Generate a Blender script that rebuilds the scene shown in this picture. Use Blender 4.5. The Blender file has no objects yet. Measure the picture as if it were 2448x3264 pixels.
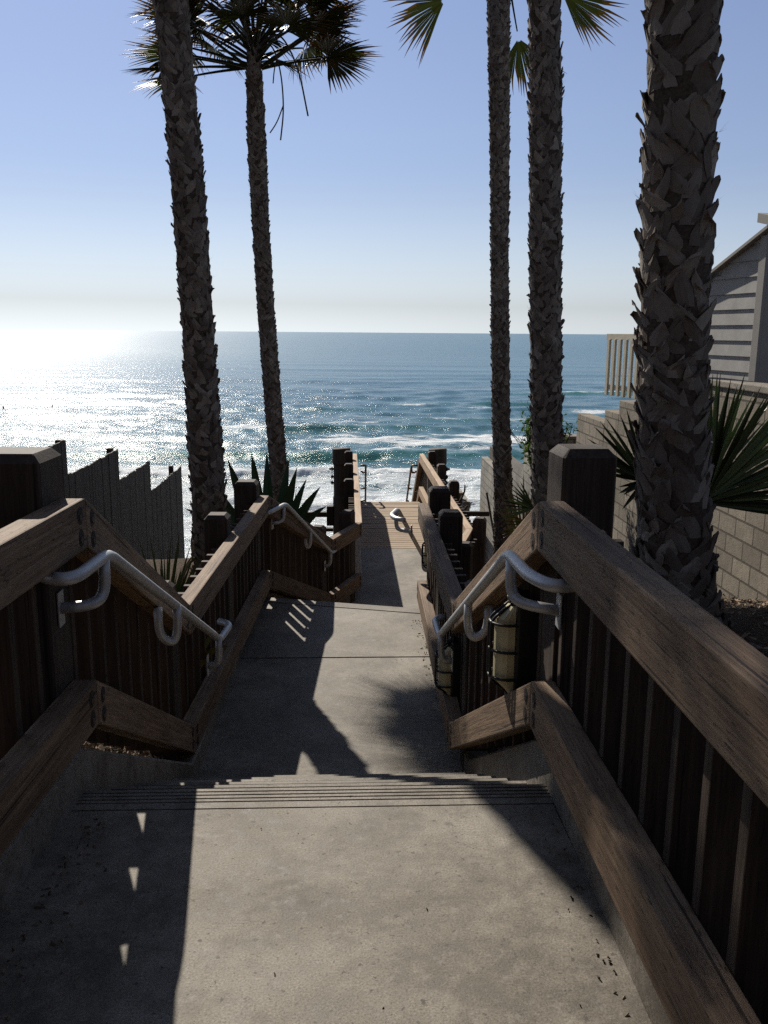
import bpy, bmesh, math, random
import numpy as np
from mathutils import Vector, Matrix, Euler, noise as mnoise
R = math.radians
rnd = random.Random(7)
S = bpy.context.scene
COL = S.collection

# ------------------------------------------------------------------ materials
def new_mat(name):
    m = bpy.data.materials.new(name); m.use_nodes = True
    nt = m.node_tree; nt.nodes.clear()
    out = nt.nodes.new('ShaderNodeOutputMaterial')
    return m, nt, out
def nd(nt, typ, **kw):
    n = nt.nodes.new(typ)
    for k, v in kw.items():
        if k in n.inputs.keys(): n.inputs[k].default_value = v
        else: setattr(n, k, v)
    return n
def ramp(nt, stops, fac=None, interp='LINEAR'):
    r = nt.nodes.new('ShaderNodeValToRGB'); r.color_ramp.interpolation = interp
    e = r.color_ramp.elements
    while len(e) < len(stops): e.new(0.5)
    for i, (p, c) in enumerate(stops):
        e[i].position = p; e[i].color = (c[0], c[1], c[2], 1) if isinstance(c, (tuple, list)) else (c, c, c, 1)
    if fac is not None: nt.links.new(fac, r.inputs[0])
    return r
def texco(nt, scale=(1, 1, 1), out='Object', rot=(0, 0, 0)):
    t = nd(nt, 'ShaderNodeTexCoord'); mp = nd(nt, 'ShaderNodeMapping')
    mp.inputs['Scale'].default_value = scale; mp.inputs['Rotation'].default_value = rot
    nt.links.new(t.outputs[out], mp.inputs['Vector'])
    return mp.outputs['Vector']
def noise(nt, vec, scale=5., detail=4., rough=.6, dist=0.):
    n = nd(nt, 'ShaderNodeTexNoise'); n.inputs['Scale'].default_value = scale
    n.inputs['Detail'].default_value = detail; n.inputs['Roughness'].default_value = rough
    n.inputs['Distortion'].default_value = dist
    nt.links.new(vec, n.inputs['Vector']); return n.outputs['Fac']
def mixc(nt, fac, a, b, mode='MIX'):
    m = nt.nodes.new('ShaderNodeMix'); m.data_type = 'RGBA'; m.blend_type = mode
    for sock, v in ((m.inputs[0], fac), (m.inputs[6], a), (m.inputs[7], b)):
        if hasattr(v, 'is_linked'): nt.links.new(v, sock)
        elif isinstance(v, (tuple, list)): sock.default_value = (v[0], v[1], v[2], 1)
        else: sock.default_value = v
    return m.outputs[2]
def math_(nt, op, a, b=0.):
    m = nt.nodes.new('ShaderNodeMath'); m.operation = op
    for s, v in ((m.inputs[0], a), (m.inputs[1], b)):
        if hasattr(v, 'is_linked'): nt.links.new(v, s)
        else: s.default_value = v
    return m.outputs[0]
def bump(nt, h, strength=.3, dist=.01):
    b = nd(nt, 'ShaderNodeBump'); b.inputs['Strength'].default_value = strength; b.inputs['Distance'].default_value = dist
    nt.links.new(h, b.inputs['Height']); return b.outputs['Normal']
def principled(nt, out, col, rough=.7, nrm=None, spec=.3, metal=0.):
    p = nd(nt, 'ShaderNodeBsdfPrincipled')
    for s, v in (('Base Color', col), ('Roughness', rough), ('Metallic', metal), ('Specular IOR Level', spec)):
        if hasattr(v, 'is_linked'): nt.links.new(v, p.inputs[s])
        elif isinstance(v, (tuple, list)): p.inputs[s].default_value = (v[0], v[1], v[2], 1)
        else: p.inputs[s].default_value = v
    if nrm is not None: nt.links.new(nrm, p.inputs['Normal'])
    nt.links.new(p.outputs[0], out.inputs[0]); return p

def wood_mat(name, dark, mid, light, bscale=.25, incised=False):
    """weathered timber, grain along local X"""
    m, nt, out = new_mat(name)
    oi = nd(nt, 'ShaderNodeObjectInfo')
    tc = nd(nt, 'ShaderNodeTexCoord')
    add = nd(nt, 'ShaderNodeVectorMath', operation='MULTIPLY_ADD')
    nt.links.new(tc.outputs['Object'], add.inputs[0]); add.inputs[1].default_value = (1, 1, 1)
    cmb = nd(nt, 'ShaderNodeCombineXYZ')
    r10 = math_(nt, 'MULTIPLY', oi.outputs['Random'], 37.)
    nt.links.new(r10, cmb.inputs[0]); nt.links.new(r10, cmb.inputs[1])
    nt.links.new(cmb.outputs[0], add.inputs[2])
    def mp(s):
        q = nd(nt, 'ShaderNodeMapping'); q.inputs['Scale'].default_value = s
        nt.links.new(add.outputs[0], q.inputs['Vector']); return q.outputs[0]
    grain = noise(nt, mp((1.6, 55, 55)), 1.6, 6, .7, .6)
    broad = noise(nt, mp((1.2, 6, 6)), 1.3, 3, .6, .4)
    pores = noise(nt, mp((14, 220, 220)), 1.5, 2, .5)
    f = math_(nt, 'ADD', math_(nt, 'MULTIPLY', grain, .75), math_(nt, 'MULTIPLY', broad, .45))
    c = ramp(nt, [(.38, dark), (.58, mid), (.78, light)], f)
    cracks = ramp(nt, [(.30, 0.), (.36, 1.)], pores)
    col = mixc(nt, cracks.outputs[0], tuple(x * .45 for x in dark), c.outputs[0])
    kv = nd(nt, 'ShaderNodeTexVoronoi'); kv.inputs['Scale'].default_value = 1.; nt.links.new(mp((1.5, 7.5, 7.5)), kv.inputs['Vector'])
    kk = ramp(nt, [(.07, .8), (.16, .0)], kv.outputs['Distance']); keep = ramp(nt, [(.5, 0.), (.52, 1.)], kv.outputs['Color'])
    col = mixc(nt, math_(nt, 'MULTIPLY', kk.outputs[0], keep.outputs[0]), col, tuple(x * .35 for x in dark))
    split = ramp(nt, [(.335, .85), (.365, 0.)], noise(nt, mp((.8, 42, 42)), 1.2, 3, .55))
    col = mixc(nt, split.outputs[0], col, tuple(x * .3 for x in dark))
    if incised:
        dash = ramp(nt, [(.685, 0.), (.72, .75)], noise(nt, mp((24, 105, 105)), 1., 1, .4))
        col = mixc(nt, dash.outputs[0], col, tuple(x * .35 for x in dark))
    worn = ramp(nt, [(.56, 0.), (.70, .55)], noise(nt, mp((1.1, 9, 9)), 1., 4, .65))
    col = mixc(nt, worn.outputs[0], col, tuple(x * 1.15 for x in light))
    tone = math_(nt, 'ADD', math_(nt, 'MULTIPLY', oi.outputs['Random'], .4), .8)
    tn = nd(nt, 'ShaderNodeCombineXYZ')
    for i in range(3): nt.links.new(tone, tn.inputs[i])
    col = mixc(nt, 1., col, tn.outputs[0], 'MULTIPLY')
    h = math_(nt, 'ADD', grain, math_(nt, 'MULTIPLY', cracks.outputs[0], .5))
    principled(nt, out, col, .75, bump(nt, h, bscale, .006), .25)
    return m

def concrete_mat():
    m, nt, out = new_mat('weathered_concrete')
    v = texco(nt)
    big = noise(nt, v, 1.1, 5, .65, .5); med = noise(nt, v, 11., 8, .78, .15); fine = noise(nt, v, 170., 3, .7)
    blot = noise(nt, v, 3.1, 7, .75, .25)
    f = math_(nt, 'ADD', math_(nt, 'MULTIPLY', big, .5), math_(nt, 'MULTIPLY', med, .5))
    c = ramp(nt, [(.42, (.100, .086, .068)), (.50, (.160, .140, .113)), (.58, (.228, .205, .172))], f)
    spk = ramp(nt, [(.36, .58), (.46, .95), (.55, 1.04), (.64, 1.35)], fine)
    col = mixc(nt, 1., c.outputs[0], spk.outputs[0], 'MULTIPLY')
    st = ramp(nt, [(.50, 0.), (.62, .6)], blot)
    col = mixc(nt, st.outputs[0], col, (.085, .074, .06))
    pit = ramp(nt, [(.66, 0.), (.69, .85)], noise(nt, v, 48., 2, .5)); col = mixc(nt, pit.outputs[0], col, (.06, .052, .043))
    lite = ramp(nt, [(.55, 0.), (.66, .6)], noise(nt, v, 23., 5, .75)); col = mixc(nt, lite.outputs[0], col, (.22, .20, .17))
    # old gum spots and drips
    vo = nd(nt, 'ShaderNodeTexVoronoi'); vo.inputs['Scale'].default_value = 2.3
    nt.links.new(v, vo.inputs['Vector'])
    sp = ramp(nt, [(.030, 1.), (.050, 0.)], vo.outputs['Distance'])
    keep = ramp(nt, [(.55, 0.), (.56, 1.)], vo.outputs['Color'])
    gum = math_(nt, 'MULTIPLY', math_(nt, 'MULTIPLY', sp.outputs[0], keep.outputs[0]), .7)
    col = mixc(nt, gum, col, (.05, .045, .04))
    # short hairline cracks
    vc = nd(nt, 'ShaderNodeTexVoronoi', feature='DISTANCE_TO_EDGE'); vc.inputs['Scale'].default_value = 1.1
    dv = nd(nt, 'ShaderNodeVectorMath', operation='MULTIPLY_ADD')
    nn = nd(nt, 'ShaderNodeTexNoise'); nn.inputs['Scale'].default_value = 3.; nn.inputs['Detail'].default_value = 6.
    nt.links.new(v, nn.inputs['Vector']); nt.links.new(nn.outputs['Color'], dv.inputs[0])
    dv.inputs[1].default_value = (.5, .5, .5); nt.links.new(v, dv.inputs[2]); nt.links.new(dv.outputs[0], vc.inputs['Vector'])
    ck = ramp(nt, [(.0, 1.), (.006, 0.)], vc.outputs['Distance'])
    mask = ramp(nt, [(.56, 0.), (.66, .55)], noise(nt, v, 1.7, 3, .6))
    col = mixc(nt, math_(nt, 'MULTIPLY', ck.outputs[0], mask.outputs[0]), col, (.09, .08, .07))
    h = math_(nt, 'ADD', math_(nt, 'MULTIPLY', fine, .35), math_(nt, 'MULTIPLY', med, .6))
    rg = ramp(nt, [(.3, .55), (.7, .85)], med)
    principled(nt, out, col, rg.outputs[0], bump(nt, h, .45, .006), .3)
    return m

def block_mat(name, tone=(.30, .275, .23)):
    """split-face concrete masonry; courses run along Y, heights along Z"""
    m, nt, out = new_mat(name)
    tc = nd(nt, 'ShaderNodeTexCoord'); sx = nd(nt, 'ShaderNodeSeparateXYZ'); nt.links.new(tc.outputs['Object'], sx.inputs[0])
    cb = nd(nt, 'ShaderNodeCombineXYZ')
    nt.links.new(math_(nt, 'ADD', sx.outputs[1], sx.outputs[0]), cb.inputs[0]); nt.links.new(sx.outputs[2], cb.inputs[1])
    b = nd(nt, 'ShaderNodeTexBrick'); nt.links.new(cb.outputs[0], b.inputs['Vector'])
    b.inputs['Scale'].default_value = 1.; b.inputs['Brick Width'].default_value = .40; b.inputs['Row Height'].default_value = .20
    b.inputs['Mortar Size'].default_value = .013; b.inputs['Mortar Smooth'].default_value = .25
    b.inputs['Color1'].default_value = (*[x * .8 for x in tone], 1); b.inputs['Color2'].default_value = (*[x * 1.2 for x in tone], 1)
    b.inputs['Mortar'].default_value = (*[x * .4 for x in tone], 1)
    v = texco(nt); n1 = noise(nt, v, 9., 5, .7); n2 = noise(nt, v, 60., 3, .6); n3 = noise(nt, v, 1.3, 3, .6)
    mod = ramp(nt, [(.3, .62), (.7, 1.25)], math_(nt, 'ADD', math_(nt, 'MULTIPLY', n1, .5), math_(nt, 'MULTIPLY', n3, .5)))
    col = mixc(nt, 1., b.outputs['Color'], mod.outputs[0], 'MULTIPLY')
    h = math_(nt, 'ADD', math_(nt, 'MULTIPLY', n1, .5), math_(nt, 'MULTIPLY', n2, .4))
    h = math_(nt, 'SUBTRACT', h, math_(nt, 'MULTIPLY', b.outputs['Fac'], 1.2))
    principled(nt, out, col, .9, bump(nt, h, .8, .012), .2)
    return m

def boot_mat():
    """grey dry leaf bases of a fan palm trunk"""
    m, nt, out = new_mat('palm_bark')
    g = nd(nt, 'ShaderNodeNewGeometry')
    v = texco(nt, (1, 1, .35)); n = noise(nt, v, 60., 4, .7); n2 = noise(nt, texco(nt), 6., 3, .6)
    f = math_(nt, 'ADD', math_(nt, 'MULTIPLY', g.outputs['Random Per Island'], .75), math_(nt, 'MULTIPLY', n, .35))
    c = ramp(nt, [(.15, (.095, .080, .069)), (.5, (.155, .134, .116)), (.82, (.215, .19, .166)), (1.0, (.32, .285, .245))], f)
    col = mixc(nt, ramp(nt, [(.5, 0.), (.7, .35)], n2).outputs[0], c.outputs[0], (.11, .08, .062))
    principled(nt, out, col, .9, bump(nt, n, .5, .01), .15)
    return m

def leaf_mat(name, base, tip, trans=.35, tipstart=.72, rough=.45, island=.35):
    m, nt, out = new_mat(name)
    a = nd(nt, 'ShaderNodeAttribute', attribute_name='tip')
    g = nd(nt, 'ShaderNodeNewGeometry')
    v = texco(nt); n = noise(nt, v, 14., 3, .6)
    tw = math_(nt, 'ADD', a.outputs['Fac'], math_(nt, 'MULTIPLY', math_(nt, 'SUBTRACT', n, .5), .35))
    f = ramp(nt, [(tipstart, 0.), (min(1., tipstart + .16), 1.)], tw)
    k = ramp(nt, [(0., 1 - island), (1., 1 + island)], g.outputs['Random Per Island'])
    b = mixc(nt, 1., base, k.outputs[0], 'MULTIPLY')
    col = mixc(nt, f.outputs[0], b, tip)
    p = nd(nt, 'ShaderNodeBsdfPrincipled'); nt.links.new(col, p.inputs['Base Color']); p.inputs['Roughness'].default_value = rough
    p.inputs['Specular IOR Level'].default_value = .18
    t = nd(nt, 'ShaderNodeBsdfTranslucent')
    tcol = mixc(nt, 1., col, (1.15, 1.25, .5), 'MULTIPLY'); nt.links.new(tcol, t.inputs['Color'])
    ms = nd(nt, 'ShaderNodeMixShader'); ms.inputs[0].default_value = trans
    nt.links.new(p.outputs[0], ms.inputs[1]); nt.links.new(t.outputs[0], ms.inputs[2]); nt.links.new(ms.outputs[0], out.inputs[0])
    return m

def plain_mat(name, col, rough=.6, metal=0., nscale=30., var=.25, bmp=.15, spec=.4):
    m, nt, out = new_mat(name)
    v = texco(nt); n = noise(nt, v, nscale, 4, .65)
    k = ramp(nt, [(.3, 1 - var), (.7, 1 + var)], n)
    c = mixc(nt, 1., col, k.outputs[0], 'MULTIPLY')
    principled(nt, out, c, rough, bump(nt, n, bmp, .004), spec, metal)
    return m

def mulch_mat():
    m, nt, out = new_mat('bark_mulch_soil')
    v = texco(nt); n = noise(nt, v, 38., 5, .75, 1.); n2 = noise(nt, v, 3., 3, .6)
    c = ramp(nt, [(.3, (.022, .015, .011)), (.5, (.06, .042, .03)), (.72, (.15, .11, .075))], n)
    col = mixc(nt, ramp(nt, [(.5, 0.), (.75, .5)], n2).outputs[0], c.outputs[0], (.05, .05, .03))
    principled(nt, out, col, .95, bump(nt, n, .9, .04), .1)
    return m

def sea_mat():
    m, nt, out = new_mat('sea_water')
    fo = nd(nt, 'ShaderNodeAttribute', attribute_name='foam')
    cr = nd(nt, 'ShaderNodeAttribute', attribute_name='crest')
    ds = nd(nt, 'ShaderNodeAttribute', attribute_name='shallow')
    v1 = texco(nt, (.55, 1., 1.)); v2 = texco(nt, (.35, 1., 1.)); v3 = texco(nt, (.02, .05, .05))
    big = noise(nt, v3, 1., 3, .6)
    deep = ramp(nt, [(.35, (.018, .082, .112)), (.65, (.030, .112, .146))], big)
    shal = mixc(nt, ds.outputs['Fac'], deep.outputs[0], (.055, .145, .158))
    base = mixc(nt, cr.outputs['Fac'], shal, (.022, .14, .105))  # wave fronts coloured greener to imitate sunlight passing through the crest
    ch = noise(nt, v1, 1.1, 6, .72, .35); ch2 = noise(nt, v2, .22, 4, .6, .2)
    hh = math_(nt, 'ADD', math_(nt, 'MULTIPLY', ch, .55), math_(nt, 'MULTIPLY', ch2, .9))
    b1 = bump(nt, hh, 1., .37)
    # foam
    vf = texco(nt, (.42, 1., 1.)); fn = noise(nt, vf, .55, 8, .72, 1.6); fl = noise(nt, vf, 2.2, 5, .75, 1.2)
    ff = math_(nt, 'ADD', math_(nt, 'MULTIPLY', fn, .72), math_(nt, 'MULTIPLY', fl, .28))
    th = math_(nt, 'ADD', ff, math_(nt, 'SUBTRACT', math_(nt, 'MULTIPLY', fo.outputs['Fac'], .62), .0))
    fm = ramp(nt, [(.70, 0.), (.80, .75), (.95, 1.)], th)
    w = nd(nt, 'ShaderNodeBsdfPrincipled'); nt.links.new(base, w.inputs['Base Color'])
    nt.links.new(math_(nt, 'ADD', math_(nt, 'MULTIPLY', nd(nt, 'ShaderNodeAttribute', attribute_name='far').outputs['Fac'], .16), .115), w.inputs['Roughness']); w.inputs['IOR'].default_value = 1.333; nt.links.new(b1, w.inputs['Normal'])
    fb = bump(nt, ff, 1., .8)
    d = nd(nt, 'ShaderNodeBsdfPrincipled'); d.inputs['Base Color'].default_value = (.80, .84, .86, 1)
    d.inputs['Roughness'].default_value = .8; d.inputs['Specular IOR Level'].default_value = .1; nt.links.new(fb, d.inputs['Normal'])
    tr = nd(nt, 'ShaderNodeBsdfTranslucent'); tr.inputs['Color'].default_value = (.7, .78, .8, 1)
    fmx = nd(nt, 'ShaderNodeMixShader'); fmx.inputs[0].default_value = .12
    nt.links.new(d.outputs[0], fmx.inputs[1]); nt.links.new(tr.outputs[0], fmx.inputs[2])
    ms = nd(nt, 'ShaderNodeMixShader'); nt.links.new(fm.outputs[0], ms.inputs[0])
    nt.links.new(w.outputs[0], ms.inputs[1]); nt.links.new(fmx.outputs[0], ms.inputs[2])
    nt.links.new(ms.outputs[0], out.inputs[0])
    return m

M = {}
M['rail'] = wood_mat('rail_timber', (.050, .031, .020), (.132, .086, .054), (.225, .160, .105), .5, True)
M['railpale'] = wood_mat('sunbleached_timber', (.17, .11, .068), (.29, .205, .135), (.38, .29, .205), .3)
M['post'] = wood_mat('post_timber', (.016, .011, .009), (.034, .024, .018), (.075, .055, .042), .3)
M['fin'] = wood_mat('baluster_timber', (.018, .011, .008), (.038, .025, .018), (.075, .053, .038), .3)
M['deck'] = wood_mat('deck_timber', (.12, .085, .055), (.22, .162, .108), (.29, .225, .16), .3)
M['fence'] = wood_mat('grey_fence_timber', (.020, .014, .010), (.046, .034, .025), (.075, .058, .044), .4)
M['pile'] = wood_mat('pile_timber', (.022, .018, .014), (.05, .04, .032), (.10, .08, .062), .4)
M['concrete'] = concrete_mat()
M['block'] = block_mat('split_face_block', (.19, .165, .13))
M['blockpale'] = block_mat('pale_block', (.24, .225, .195))
M['bark'] = boot_mat()
M['fibre'] = plain_mat('dark_gap_core', (.065, .05, .04), .95, 0., 60., .5, .6, .1)  # trunk core coloured dark, as shade in gaps between leaf bases
M['frond'] = leaf_mat('palm_frond', (.026, .032, .011), (.11, .055, .022), .20, .60)
M['frondy'] = leaf_mat('young_frond', (.10, .13, .055), (.15, .12, .05), .25, .93, .30, .75)
M['frondo'] = leaf_mat('yellowing_frond', (.15, .135, .022), (.20, .12, .04), .3, .85)
M['dry'] = leaf_mat('dry_frond', (.22, .17, .11), (.26, .20, .13), .15, .9, .8)
M['agave'] = leaf_mat('agave_leaf', (.03, .060, .026), (.07, .06, .03), .12, .93, .4, .25)
M['shrub'] = leaf_mat('shrub_leaf', (.05, .085, .025), (.08, .12, .03), .35, .8, .4, .6)
M['twig'] = plain_mat('twig_bark', (.05, .037, .028), .9)
M['petiole'] = plain_mat('petiole', (.07, .075, .03), .5)
M['pipe'] = plain_mat('galvanised_pipe', (.40, .40, .40), .50, .55, 22., .12, .06, .5)
M['bronze'] = plain_mat('dull_bronze_pipe', (.16, .12, .07), .45, .6, 22., .2)
M['cage'] = plain_mat('black_painted_steel', (.014, .014, .015), .4, .2, 40., .3)
M['lens'] = plain_mat('yellowed_lens', (.50, .45, .28), .3, 0., 9., .18, .03)
M['bolt'] = plain_mat('bolt_hole_shade', (.012, .009, .008), .8, 0, 60., .4)  # near-black colour stands in for shade inside the bolt holes
M['bolthead'] = plain_mat('rusted_bolt', (.07, .045, .032), .6, .5, 60., .4)
M['mulch'] = mulch_mat()
M['sand'] = plain_mat('wet_sand', (.24, .19, .14), .8, 0, .8, .2)
M['siding'] = plain_mat('grey_painted_siding', (.27, .26, .245), .7, 0., 5., .16, .12)
M['trim'] = plain_mat('pale_grey_trim', (.24, .228, .205), .6, 0., 6., .08, .05)
M['cream'] = plain_mat('cream_painted_wood', (.42, .38, .29), .6, 0., 8., .12, .05)
M['rooft'] = plain_mat('roof_shingle', (.10, .09, .085), .9, 0., 20., .3, .4)
M['wetsuit'] = plain_mat('black_wetsuit', (.012, .012, .014), .5)
M['board'] = plain_mat('white_board', (.7, .68, .62), .3)
M['chip'] = leaf_mat('bark_chip', (.17, .125, .085), (.2, .15, .1), .0, .95, .9, .7)
M['sea'] = sea_mat()

# ------------------------------------------------------------------ object helpers
def link(o, parent=None, mat=None):
    COL.objects.link(o)
    if parent is not None:
        o.parent = parent; o.matrix_parent_inverse = parent_world(parent).inverted()
    if mat is not None: o.data.materials.append(M[mat] if isinstance(mat, str) else mat)
    return o
_W = {}
def parent_world(p):
    if p.name in _W: return _W[p.name]
    m = p.matrix_basis.copy()
    if p.parent is not None: m = parent_world(p.parent) @ p.matrix_parent_inverse @ m
    _W[p.name] = m
    return m
def thing(name, label, cat, loc=(0, 0, 0), group=None):
    o = bpy.data.objects.new(name, None); o.location = loc; o.empty_display_size = .1
    COL.objects.link(o); tag(o, label, cat, group); return o
def tag(o, label, cat, group=None):
    o['label'] = label; o['category'] = cat
    if group: o['group'] = group
    return o
def mesh_obj(name, bm, mat, parent=None, mw=None, smooth=False):
    """bm holds WORLD coordinates; mw is the object's matrix (its local frame)"""
    mw = mw or (parent_world(parent) if parent is not None else Matrix.Identity(4))
    bm.transform(mw.inverted())
    bmesh.ops.recalc_face_normals(bm, faces=bm.faces)
    me = bpy.data.meshes.new(name); bm.to_mesh(me); bm.free()
    if smooth:
        for p in me.polygons: p.use_smooth = True
    return place(name, me, mat, parent, mw)
def place(name, me, mat, parent=None, mw=None):
    o = bpy.data.objects.new(name, me); COL.objects.link(o)
    mw = mw or Matrix.Identity(4)
    if parent is not None:
        o.parent = parent
        o.matrix_parent_inverse = parent_world(parent).inverted()
    o.matrix_basis = mw
    if mat is not None and not me.materials: me.materials.append(M[mat] if isinstance(mat, str) else mat)
    return o
def structure(name, bm, mat, smooth=False):
    o = mesh_obj(name, bm, mat, smooth=smooth); o['kind'] = 'structure'; return o
def hexa(bm, pts, bev=0.):
    """8 points: bottom 4 (ring) then top 4 (ring)"""
    vs = [bm.verts.new(p) for p in pts]
    fs = [bm.faces.new([vs[i] for i in q]) for q in ((3, 2, 1, 0), (4, 5, 6, 7), (0, 1, 5, 4), (1, 2, 6, 5), (2, 3, 7, 6), (3, 0, 4, 7))]
    if bev:
        es = list({e for f in fs for e in f.edges})
        bmesh.ops.bevel(bm, geom=es, offset=bev, segments=2, affect='EDGES', profile=.6)
def box(bm, x0, x1, y0, y1, z0, z1, bev=0.):
    hexa(bm, [(x0, y0, z0), (x1, y0, z0), (x1, y1, z0), (x0, y1, z0), (x0, y0, z1), (x1, y0, z1), (x1, y1, z1), (x0, y1, z1)], bev)
def frame_x(a, b):
    """matrix with local X along a->b, origin at a"""
    a, b = Vector(a), Vector(b); x = (b - a).normalized(); up = Vector((0, 0, 1)) if abs(x.z) < .95 else Vector((0, 1, 0))
    y = up.cross(x).normalized(); z = x.cross(y)
    m = Matrix((x, y, z)).transposed().to_4x4(); m.translation = a; return m
def tube(bm, pts, r, seg=10, cap=True, radii=None):
    pts = [Vector(p) for p in pts]; rings = []
    t0 = (pts[1] - pts[0]).normalized(); n = t0.orthogonal().normalized()
    for i, p in enumerate(pts):
        t = (pts[min(i + 1, len(pts) - 1)] - pts[max(i - 1, 0)]).normalized()
        n = (n - t * n.dot(t)).normalized(); b = t.cross(n)
        rr = radii[i] if radii else r
        rings.append([bm.verts.new(p + (n * math.cos(2 * math.pi * k / seg) + b * math.sin(2 * math.pi * k / seg)) * rr) for k in range(seg)])
    for i in range(len(rings) - 1):
        for k in range(seg):
            bm.faces.new((rings[i][k], rings[i][(k + 1) % seg], rings[i + 1][(k + 1) % seg], rings[i + 1][k]))
    if cap:
        bm.faces.new(rings[0][::-1]); bm.faces.new(rings[-1])
def rounded(pts, r=.05, n=6):
    pts = [Vector(p) for p in pts]; out = [pts[0]]
    for i in range(1, len(pts) - 1):
        p = pts[i]; a = (pts[i - 1] - p); b = (pts[i + 1] - p)
        ra = min(r, a.length * .48); rb = min(r, b.length * .48)
        A = p + a.normalized() * ra; B = p + b.normalized() * rb
        for k in range(n + 1):
            t = k / n; out.append(A * (1 - t) ** 2 + p * 2 * t * (1 - t) + B * t * t)
    out.append(pts[-1]); return out

# ------------------------------------------------------------------ levels of the path
ZA, ZB, ZC = 0., -.90, -1.75
SAZ, SEL = R(-21.), R(35.5)
def sstep(a, b, t):
    t = max(0., min(1., (t - a) / (b - a))); return t * t * (3 - 2 * t)
def pl(y, pts):
    if y <= pts[0][0]: return pts[0][1]
    for (a, za), (b, zb) in zip(pts, pts[1:]):
        if y <= b: return za + (zb - za) * (y - a) / (b - a)
    return pts[-1][1]
def ground_z(x, y):
    path = pl(y, [(-9, -.12), (2.7, -.12), (4.3, -1.06), (7.6, -1.12), (9.4, -1.95), (13., -1.98), (15, -2.9), (30, -9.5), (55, -20.5), (70, -22.3), (200, -24)])
    side = pl(y, [(-9, .05), (3.6, .02), (5.2, -.2), (8, -1.0), (10, -1.5), (13.4, -1.95), (15, -2.9), (30, -9.5), (55, -20.5), (70, -22.3), (200, -24)])
    bed = pl(y, [(-9, .05), (2.9, .10), (4.4, -.76), (7.6, -.80), (9.4, -1.62), (13., -1.95), (15, -2.9), (30, -9.5), (55, -20.5), (70, -22.3), (200, -24)])
    c = pl(y, [(-9, -.12), (3, -.12), (7.8, -.02), (10.5, .82), (30, .82)])
    d = abs(x - c)
    w = sstep(.80, .90, d)
    z = path * (1 - w) + bed * w
    w2 = sstep(1.0, 1.9, d)
    z = z * (1 - w2) + side * w2
    if y < -2.2: z += (-2.2 - y) * 1.15  # unseen rise behind the camera, added to block sky light
    if x > 4.15:
        up = pl(y, [(-9, .95), (9.5, .95), (12, .5), (15, -.2), (25, -2.6), (30, -8), (55, -20.5), (70, -22.3), (200, -24)])
        z = z + (up - z) * sstep(4.15, 4.3, x)
    return z

# ground sheet
bm = bmesh.new()
xs = list(np.concatenate([np.linspace(-60, -6, 14), np.arange(-5.5, -1.6, .45), np.arange(-1.6, 4.0, .1), [4.02, 4.1, 4.14, 4.2, 4.3, 4.5, 5], np.linspace(6, 60, 14)]))
ys = list(np.concatenate([np.linspace(-11, -1, 12), np.arange(-.5, 15, .2), np.linspace(15.5, 80, 50), [100, 140, 200]]))
gv = [[bm.verts.new((x, y, ground_z(x, y) + (.035 * mnoise.noise(Vector((x * 2.3, y * 2.3, 0))) if y < 30 else .6 * mnoise.noise(Vector((x * .2, y * .2, 3)))))) for x in xs] for y in ys]
for j in range(len(ys) - 1):
    for i in range(len(xs) - 1):
        f = bm.faces.new((gv[j][i], gv[j][i + 1], gv[j + 1][i + 1], gv[j + 1][i])); f.material_index = 1 if ys[j] > 50 else 0
g = structure('ground', bm, 'mulch', True); g.data.materials.append(M['sand'])

# concrete walkway slabs (grade, landings) and stairs
RIGHT = [(.66, -1.2), (.645, 2.85), (.575, 4.55), (.622, 7.42), (1.115, 9.0), (1.43, 10.16), (1.41, 16.75), (1.50, 20.8)]
LEFT = [(-1.05, -1.2), (-.872, 2.9), (-.845, 4.55), (-.70, 7.77), (-.152, 9.617), (.19, 10.5), (.20, 16.75), (.30, 20.8)]
def slab(name, poly, z0, z1, zf=None):
    bm = bmesh.new()
    b = [bm.verts.new((x, y, z0)) for x, y in poly]; t = [bm.verts.new((x, y, (zf(x, y) if zf else z1))) for x, y in poly]
    bm.faces.new(b[::-1]); bm.faces.new(t)
    for i in range(len(poly)): bm.faces.new((b[i], b[(i + 1) % len(b)], t[(i + 1) % len(t)], t[i]))
    es = [e for e in bm.edges if e.verts[0] in t and e.verts[1] in t]
    bmesh.ops.bevel(bm, geom=es, offset=.008, segments=2, affect='EDGES')
    return structure(name, bm, 'concrete')
def nose(t, w0, w1):    # point on the flight 2 edge lines
    return (w0[0] + (w1[0] - w0[0]) * t, w0[1] + (w1[1] - w0[1]) * t)
slab('path', [(-1.14, -1.2), (.76, -1.2), (.70, 2.655), (-.94, 2.655)], -.3, ZA)
# landing in three bays with tooled joints between
zB = lambda x, y: ZB - .012 * (y - 4.3)
slab('path', [(-.90, 4.27), (.70, 4.27), (.70, 6.405), (-.86, 6.405)], -1.4, ZB, zB)
slab('path', [(-.86, 6.413), (.70, 6.413), (.70, 7.50), (-.84, 7.92)], -1.4, ZB, zB)
slab('path', [(-.84, 7.928), (.70, 7.508), (.72, 7.66), (-.82, 8.08)], -1.4, ZB, zB)
slab('path', [(-.55, 9.50), (1.10, 9.04), (1.18, 9.30), (-.48, 9.76)], -2.2, ZC)
slab('path', [(-.48, 9.768), (1.18, 9.308), (1.60, 10.2), (1.60, 13.165), (.10, 13.165), (.06, 10.6)], -2.2, ZC)
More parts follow.
